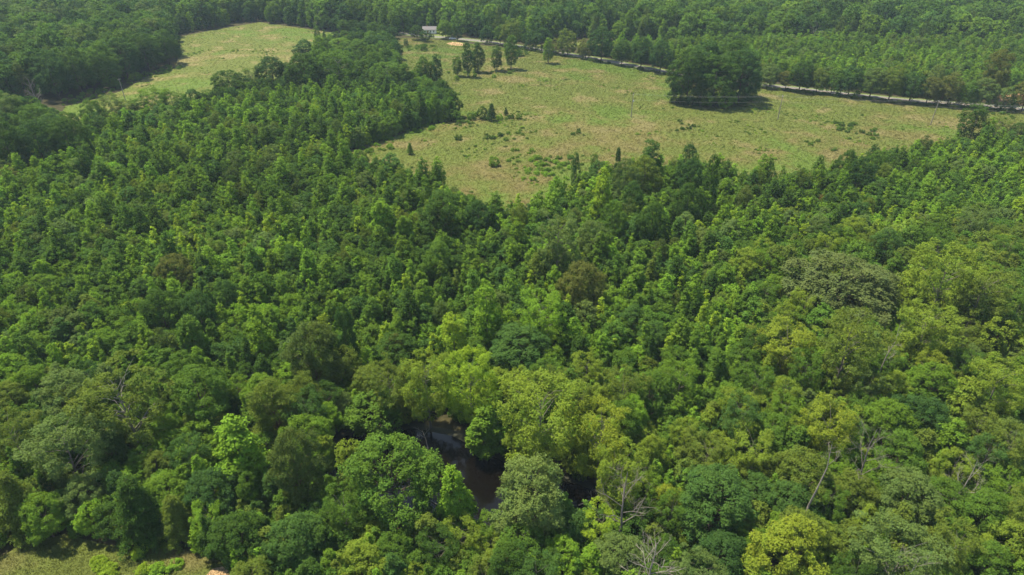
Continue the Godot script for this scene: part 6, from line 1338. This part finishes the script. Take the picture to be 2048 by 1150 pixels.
func make_meadow_growth() -> void:
	var kinds := [tuft(14, 0.34, 0.8, 0.09), tuft(12, 0.26, 0.9, 0.10), tuft(16, 0.45, 0.7, 0.08)]
	for spec in [["grass", "standing hay grass covering the large meadow", FIELD, 0.95], ["field_grass", "standing grass covering the smaller field behind the copse", BACK_FIELD, 1.6], ["clearing_grass", "tall dry grass growing in the clearing nearest the viewer", CLEARING, 0.33]]:
		var root := Node3D.new()
		root.name = spec[0]
		add_child(root)
		tag(root, spec[1], "grass", "", "stuff")
		var poly: PackedVector2Array = spec[2]
		var step: float = spec[3]
		var box := Rect2(poly[0], Vector2.ZERO)
		for p in poly: box = box.expand(p)
		var lists := [[], [], []]
		for iz in int(box.size.y / step):
			for ix in int(box.size.x / step):
				var x := box.position.x + (ix + rng.randf()) * step
				var z := box.position.y + (iz + rng.randf()) * step
				if absf(x) > 30.0 - z * 0.82 or not Geometry2D.is_point_in_polygon(Vector2(x, z), poly): continue
				var c := meadow_color(x, z) * (1.0 + 0.2 * rng.randf())
				var s := (0.6 + 0.7 * rng.randf()) * (0.65 if step < 0.6 else 1.0)
				lists[rng.randi() % 3].append([Transform3D(Basis(Vector3.UP, rng.randf() * TAU).scaled(Vector3(s, s * (0.7 + 0.5 * rng.randf()), s)), Vector3(x, 0.06, z)), c])
		for i in 3: scatter("tufts", kinds[i], M.grass, lists[i], root)
	# broad-leaved weeds and low scrub in drifts
	var weeds := Node3D.new()
	weeds.name = "weeds"
	add_child(weeds)
	tag(weeds, "low broad-leaved weeds growing in drifts over the meadow", "weeds", "", "stuff")
	var some := [[], [], []]
	for i in 26000:
		var x := rng.randf() * 640.0 - 300.0
		var z := -190.0 - rng.randf() * 380.0
		if not inside(Vector2(x, z), [FIELD, BACK_FIELD, CLEARING]) or absf(x) > 20.0 - z * 0.82: continue
		var d := patch.get_noise_2d(x * 0.8 + 900.0, z * 0.8) + 0.35 * broad.get_noise_2d(x + 60.0, z)
		if d + 0.25 * (rng.randf() - 0.5) < (0.35 if z > -330.0 else 0.45): continue
		var s := 0.16 + 0.26 * rng.randf() * rng.randf()
		var c: Array = TONES[["dark", "mid", "bright", "mid", "lime"][rng.randi() % 5]]
		some[rng.randi() % 3].append([Transform3D(Basis(Vector3.UP, rng.randf() * TAU).scaled(Vector3(s * 1.3, s * 0.8, s * 1.3)), Vector3(x, 0.0, z)), Color(c[0], c[1], c[2])])
	for p in WEED_SPOTS:
		for i in int(p[3]):
			var a := rng.randf() * TAU
			var r: float = p[2] * sqrt(rng.randf())
			var s := 0.3 + 0.45 * rng.randf()
			var c: Array = TONES[p[4]]
			var j := 0.8 + 0.4 * rng.randf()
			some[rng.randi() % 3].append([Transform3D(Basis(Vector3.UP, rng.randf() * TAU).scaled(Vector3(s, s * 0.75, s)), Vector3(p[0] + cos(a) * r, 0.0, p[1] + sin(a) * r * 1.4)), Color(c[0] * j, c[1] * j, c[2] * j)])
	for i in 3: scatter("clumps", (crowns["bush"][i][0] as ArrayMesh), far_leaf, some[i], weeds)

# ------------------------------------------------------------------ things people made
func slab(st: SurfaceTool, lo: Vector3, hi: Vector3, t := Transform3D()) -> void:
	var c := []
	for i in 8: c.append(t * Vector3(hi.x if i & 1 else lo.x, hi.y if i & 2 else lo.y, hi.z if i & 4 else lo.z))
	for f in [[0, 2, 3, 1], [5, 7, 6, 4], [4, 6, 2, 0], [1, 3, 7, 5], [2, 6, 7, 3], [4, 0, 1, 5]]:
		var n: Vector3 = ((c[f[2]] - c[f[0]]) as Vector3).cross(c[f[1]] - c[f[0]]).normalized()
		var mid := (c[f[0]] + c[f[2]]) * 0.5 as Vector3
		var centre := (c[0] + c[7]) * 0.5 as Vector3
		var out := n if n.dot(mid - centre) > 0.0 else -n
		var order := [0, 1, 2, 0, 2, 3] if n.dot(mid - centre) > 0.0 else [0, 2, 1, 0, 3, 2]
		for k in order:
			st.set_normal(out)
			st.add_vertex(c[f[k]])

func box(lo: Vector3, hi: Vector3) -> ArrayMesh:
	var st := new_st()
	slab(st, lo, hi)
	return st.commit()

func hull(outline_: Array, half: float, inset := 0.0) -> ArrayMesh:
	# an outline in the x-y plane carried across z, its upper points drawn in by INSET
	var poly := PackedVector2Array()
	for p in outline_: poly.append(p)
	var st := new_st()
	st.set_smooth_group(-1)
	var top := -1e9
	var low := 1e9
	for p in poly:
		top = maxf(top, p.y)
		low = minf(low, p.y)
	var at := func(p: Vector2, s: float) -> Vector3: return Vector3(p.x, p.y, s * (half - inset * (p.y - low) / maxf(top - low, 0.001)))
	var idx := Geometry2D.triangulate_polygon(poly)
	for s in [-1.0, 1.0]:
		for i in range(0, idx.size(), 3):
			var q := [poly[idx[i]], poly[idx[i + 1]], poly[idx[i + 2]]]
			var ccw: bool = (q[1] - q[0]).cross(q[2] - q[0]) > 0.0
			if ccw == (s > 0.0): q.reverse()
			for p in q: st.add_vertex(at.call(p, s))
	var clock := Geometry2D.is_polygon_clockwise(poly)
	for i in poly.size():
		var a := poly[i]
		var b := poly[(i + 1) % poly.size()]
		if clock:
			var t := a
			a = b
			b = t
		for v in [[a, -1.0], [b, 1.0], [b, -1.0], [a, -1.0], [a, 1.0], [b, 1.0]]: st.add_vertex(at.call(v[0], v[1]))
	st.generate_normals()
	return st.commit()

func make_road_things() -> void:
	var paint := plain(lin(0.5, 0.53, 0.56), 0.3, 0.5)
	paint.clearcoat_enabled = true
	paint.clearcoat = 0.8
	var glass := plain(lin(0.02, 0.025, 0.03), 0.08, 0.5)
	var rubber := plain(lin(0.02, 0.02, 0.02), 0.8)
	var steel := plain(lin(0.5, 0.5, 0.52), 0.35)
	steel.metallic = 0.8
	var car := thing("parked_car", "pale silver-white car on the grey road below the white house", "car", Vector3(CAR.x, 0.1, CAR.y), CAR.z)
	part("body", hull([Vector2(-2.3, 0.32), Vector2(2.25, 0.32), Vector2(2.33, 0.62), Vector2(2.2, 0.86), Vector2(1.25, 0.98), Vector2(-1.75, 1.0), Vector2(-2.25, 0.92), Vector2(-2.34, 0.6)], 0.9, 0.05), paint, car)
	part("cabin", hull([Vector2(1.2, 0.97), Vector2(0.45, 1.46), Vector2(-1.1, 1.48), Vector2(-1.95, 0.98)], 0.8, 0.14), paint, car)
	part("windscreen", hull([Vector2(1.15, 1.02), Vector2(0.52, 1.43), Vector2(0.56, 1.46), Vector2(1.23, 1.02)], 0.7, 0.1), glass, car)
	part("rear_window", hull([Vector2(-1.86, 1.03), Vector2(-1.16, 1.45), Vector2(-1.2, 1.48), Vector2(-1.94, 1.04)], 0.7, 0.1), glass, car)
	for s in [-1.0, 1.0]:
		var o := part("side_window", hull([Vector2(0.95, 1.04), Vector2(0.42, 1.40), Vector2(-1.02, 1.41), Vector2(-1.6, 1.04)], 0.015), glass, car)
		o.position.z = s * 0.765
		for x in [-1.42, 1.42]:
			var tyre := CylinderMesh.new()
			tyre.top_radius = 0.33
			tyre.bottom_radius = 0.33
			tyre.height = 0.22
			var w := part("wheel", tyre, rubber, car)
			w.position = Vector3(x, 0.33, s * 0.82)
			w.rotation.x = PI / 2
			var rim := CylinderMesh.new()
			rim.top_radius = 0.2
			rim.bottom_radius = 0.2
			rim.height = 0.24
			part("rim", rim, steel, w)
		var lamp := part("headlight", box(Vector3(2.2, 0.62, s * 0.66 - 0.18), Vector3(2.33, 0.76, s * 0.66 + 0.18)), plain(lin(0.7, 0.7, 0.7), 0.1), car)
		lamp.name = numbered_in(car, "headlight")
		part("tail_light", box(Vector3(-2.33, 0.66, s * 0.66 - 0.18), Vector3(-2.22, 0.82, s * 0.66 + 0.18)), plain(lin(0.4, 0.02, 0.02), 0.2), car)

func numbered_in(o: Node, called: String) -> String:
	return called if not o.has_node(called) else called + "_001"

func make_house() -> void:
	var h := thing("white_house", "small white single-storey house with grey gable roof among the trees", "house", Vector3(HOUSE.x, 0, HOUSE.y), HOUSE.z)
	var white := plain(lin(0.62, 0.62, 0.605), 0.8)
	var brick := plain(lin(0.16, 0.08, 0.06), 0.9)
	var shingle := plain(Color.WHITE, 0.9, 0.3)
	shingle.albedo_texture = noise_texture(0.08, 66, lin(0.08, 0.08, 0.09), lin(0.13, 0.125, 0.135))
	shingle.uv1_triplanar = true
	shingle.uv1_scale = Vector3(0.3, 0.3, 0.3)
	var dark := plain(lin(0.03, 0.035, 0.045), 0.15)
	var L := 4.9      # half length along x
	var D := 3.4      # half depth along z; the front looks towards +z
	part("foundation", box(Vector3(-L + 0.05, -0.2, -D + 0.05), Vector3(L - 0.05, 0.6, D - 0.05)), brick, h)
	var wall := new_st()
	slab(wall, Vector3(-L, 0.6, -D), Vector3(L, 3.2, D))
	for s in [-1.0, 1.0]:
		var x: float = s * L
		var q := [Vector3(x, 3.2, -D), Vector3(x, 4.9, 0), Vector3(x, 3.2, D)]
		if s < 0.0: q.reverse()
		for p in q:
			wall.set_normal(Vector3(s, 0, 0))
			wall.add_vertex(p)
	part("wall", wall.commit(), white, h)
	var roof := new_st()
	for s in [-1.0, 1.0]:
		var a := atan2(1.7, D)
		slab(roof, Vector3(-L - 0.35, 0.0, -0.06), Vector3(L + 0.35, 0.16, sqrt(D * D + 1.7 * 1.7) + 0.4), Transform3D(Basis(Vector3.UP, 0.0 if s > 0.0 else PI) * Basis(Vector3.RIGHT, a), Vector3(0, 4.92, 0)))
	var r := part("roof", roof.commit(), shingle, h)
	part("chimney", box(Vector3(-2.2, 4.2, -1.1), Vector3(-1.6, 5.7, -0.5)), brick, r)
	for x in [-3.4, 0.9, 3.2]:
		var w := part("window", box(Vector3(x - 0.6, 1.35, D - 0.02), Vector3(x + 0.6, 2.75, D + 0.06)), white, h)
		for s in [-1.0, 1.0]: part("pane", box(Vector3(x - 0.5, 2.05 + s * 0.33 - 0.29, D + 0.05), Vector3(x + 0.5, 2.05 + s * 0.33 + 0.29, D + 0.075)), dark, w)
	for z in [-1.5, 1.3]:
		var w := part("window", box(Vector3(L - 0.02, 1.35, z - 0.5), Vector3(L + 0.06, 2.75, z + 0.5)), white, h)
		for s in [-1.0, 1.0]: part("pane", box(Vector3(L + 0.05, 2.05 + s * 0.33 - 0.29, z - 0.42), Vector3(L + 0.075, 2.05 + s * 0.33 + 0.29, z + 0.42)), dark, w)
	var door := part("door", box(Vector3(-1.65, 0.62, D - 0.02), Vector3(-0.7, 2.75, D + 0.05)), plain(lin(0.25, 0.08, 0.06), 0.6), h)
	part("handle", box(Vector3(-0.85, 1.6, D + 0.05), Vector3(-0.78, 1.75, D + 0.1)), plain(lin(0.5, 0.45, 0.3), 0.4), door)
	for i in 3: part("step", box(Vector3(-2.0, -0.1, D + 0.02 + 0.35 * i), Vector3(-0.35, 0.58 - 0.19 * i, D + 0.37 + 0.35 * i)), brick, h)
	part("vent", box(Vector3(L, 3.7, -0.25), Vector3(L + 0.05, 4.2, 0.25)), plain(lin(0.5, 0.5, 0.5)), h)

func pole(x: float, z: float, lean: Vector3, label: String) -> Array:
	var o := thing("utility_pole", label, "utility pole", Vector3(x, 0, z), LINE_TURN, "wooden utility poles of the line across the meadow")
	var st := new_st()
	tube(st, [Vector3(0, -0.5, 0), lean * 0.5 + Vector3(0, 5.5, 0), lean + Vector3(0, 11.2, 0)], [0.20, 0.17, 0.13], 8)
	part("post", st.commit(), bark_mats["dead"], o)
	var top := lean + Vector3(0, 11.2, 0)
	part("crossarm", box(top + Vector3(-0.06, -0.9, -0.9), top + Vector3(0.06, -0.76, 0.9)), bark_mats["grey"], o)
	var cap := CylinderMesh.new()
	cap.top_radius = 0.07
	cap.bottom_radius = 0.09
	cap.height = 0.22
	for s in [-0.8, 0.8]:
		var q := part("insulator", cap, plain(lin(0.5, 0.5, 0.5), 0.3), o)
		q.position = top + Vector3(0, -0.65, s)
	var tank := CylinderMesh.new()
	tank.top_radius = 0.22
	tank.bottom_radius = 0.22
	tank.height = 0.75
	if label.contains("transformer"):
		var q := part("transformer", tank, plain(lin(0.4, 0.42, 0.42), 0.5), o)
		q.position = lean * 0.7 + Vector3(0.42, 7.6, 0)
	var t := o.transform
	return [t * (top + Vector3(0, -0.5, 0.8)), t * (top + Vector3(0, -0.5, -0.8)), t * (lean * 0.75 + Vector3(0.1, 8.2, 0))]

func make_lines() -> void:
	var tops := []
	for p in POLES: tops.append(pole(p[0], p[1], p[2], p[3]))
	var wire_mat := plain(lin(0.24, 0.245, 0.25), 0.5)
	var what := ["upper power line", "lower power line", "telephone cable"]
	for i in range(1, tops.size() - 1):
		for k in 3:
			var a: Vector3 = tops[i][k]
			var b: Vector3 = tops[i + 1][k]
			var pts := []
			var radii := []
			for j in 17:
				var f := j / 16.0
				pts.append(a.lerp(b, f) - Vector3(0, 4.0 * f * (1.0 - f) * a.distance_to(b) * 0.012, 0))
				radii.append(0.014)
			var st := new_st()
			tube(st, pts, radii, 4)
			var o := part("power_line", st.commit(), wire_mat, self)
			o.name = numbered("power_line")
			tag(o, "%s strung %s" % [["far-side power line", "near-side power line", "lowest cable"][k], SPANS[i]], "power line", "wires of the line across the meadow")

func make_small_things() -> void:
	for d in DEAD: dead_tree(d[0], d[1], d[2], d[3], d[4], d[5], d[6], d[7], d[8])
	for d in LOGS:
		var o := thing("fallen_log", d[0], "log", Vector3(d[1], 0.12, d[2]), d[5])
		var st := new_st()
		var l: float = d[3]
		tube(st, [Vector3(-l * 0.5, -0.15, 0), Vector3(0, 0.12, 0.15), Vector3(l * 0.5, 0.3, 0)], [d[4], d[4] * 0.8, d[4] * 0.4], 7)
		part("trunk", st.commit(), bark_mats["grey"], o)
		for k in 3:
			var b := new_st()
			bare_limb(b, Vector3(l * (0.05 + 0.18 * k), 0.15, 0.1), Vector3(0.5, 0.7, (k % 2) * 2.0 - 1.0).normalized(), l * 0.3, d[4] * 0.4, 2)
			part("limb", b.commit(), bark_mats["dead"], o)
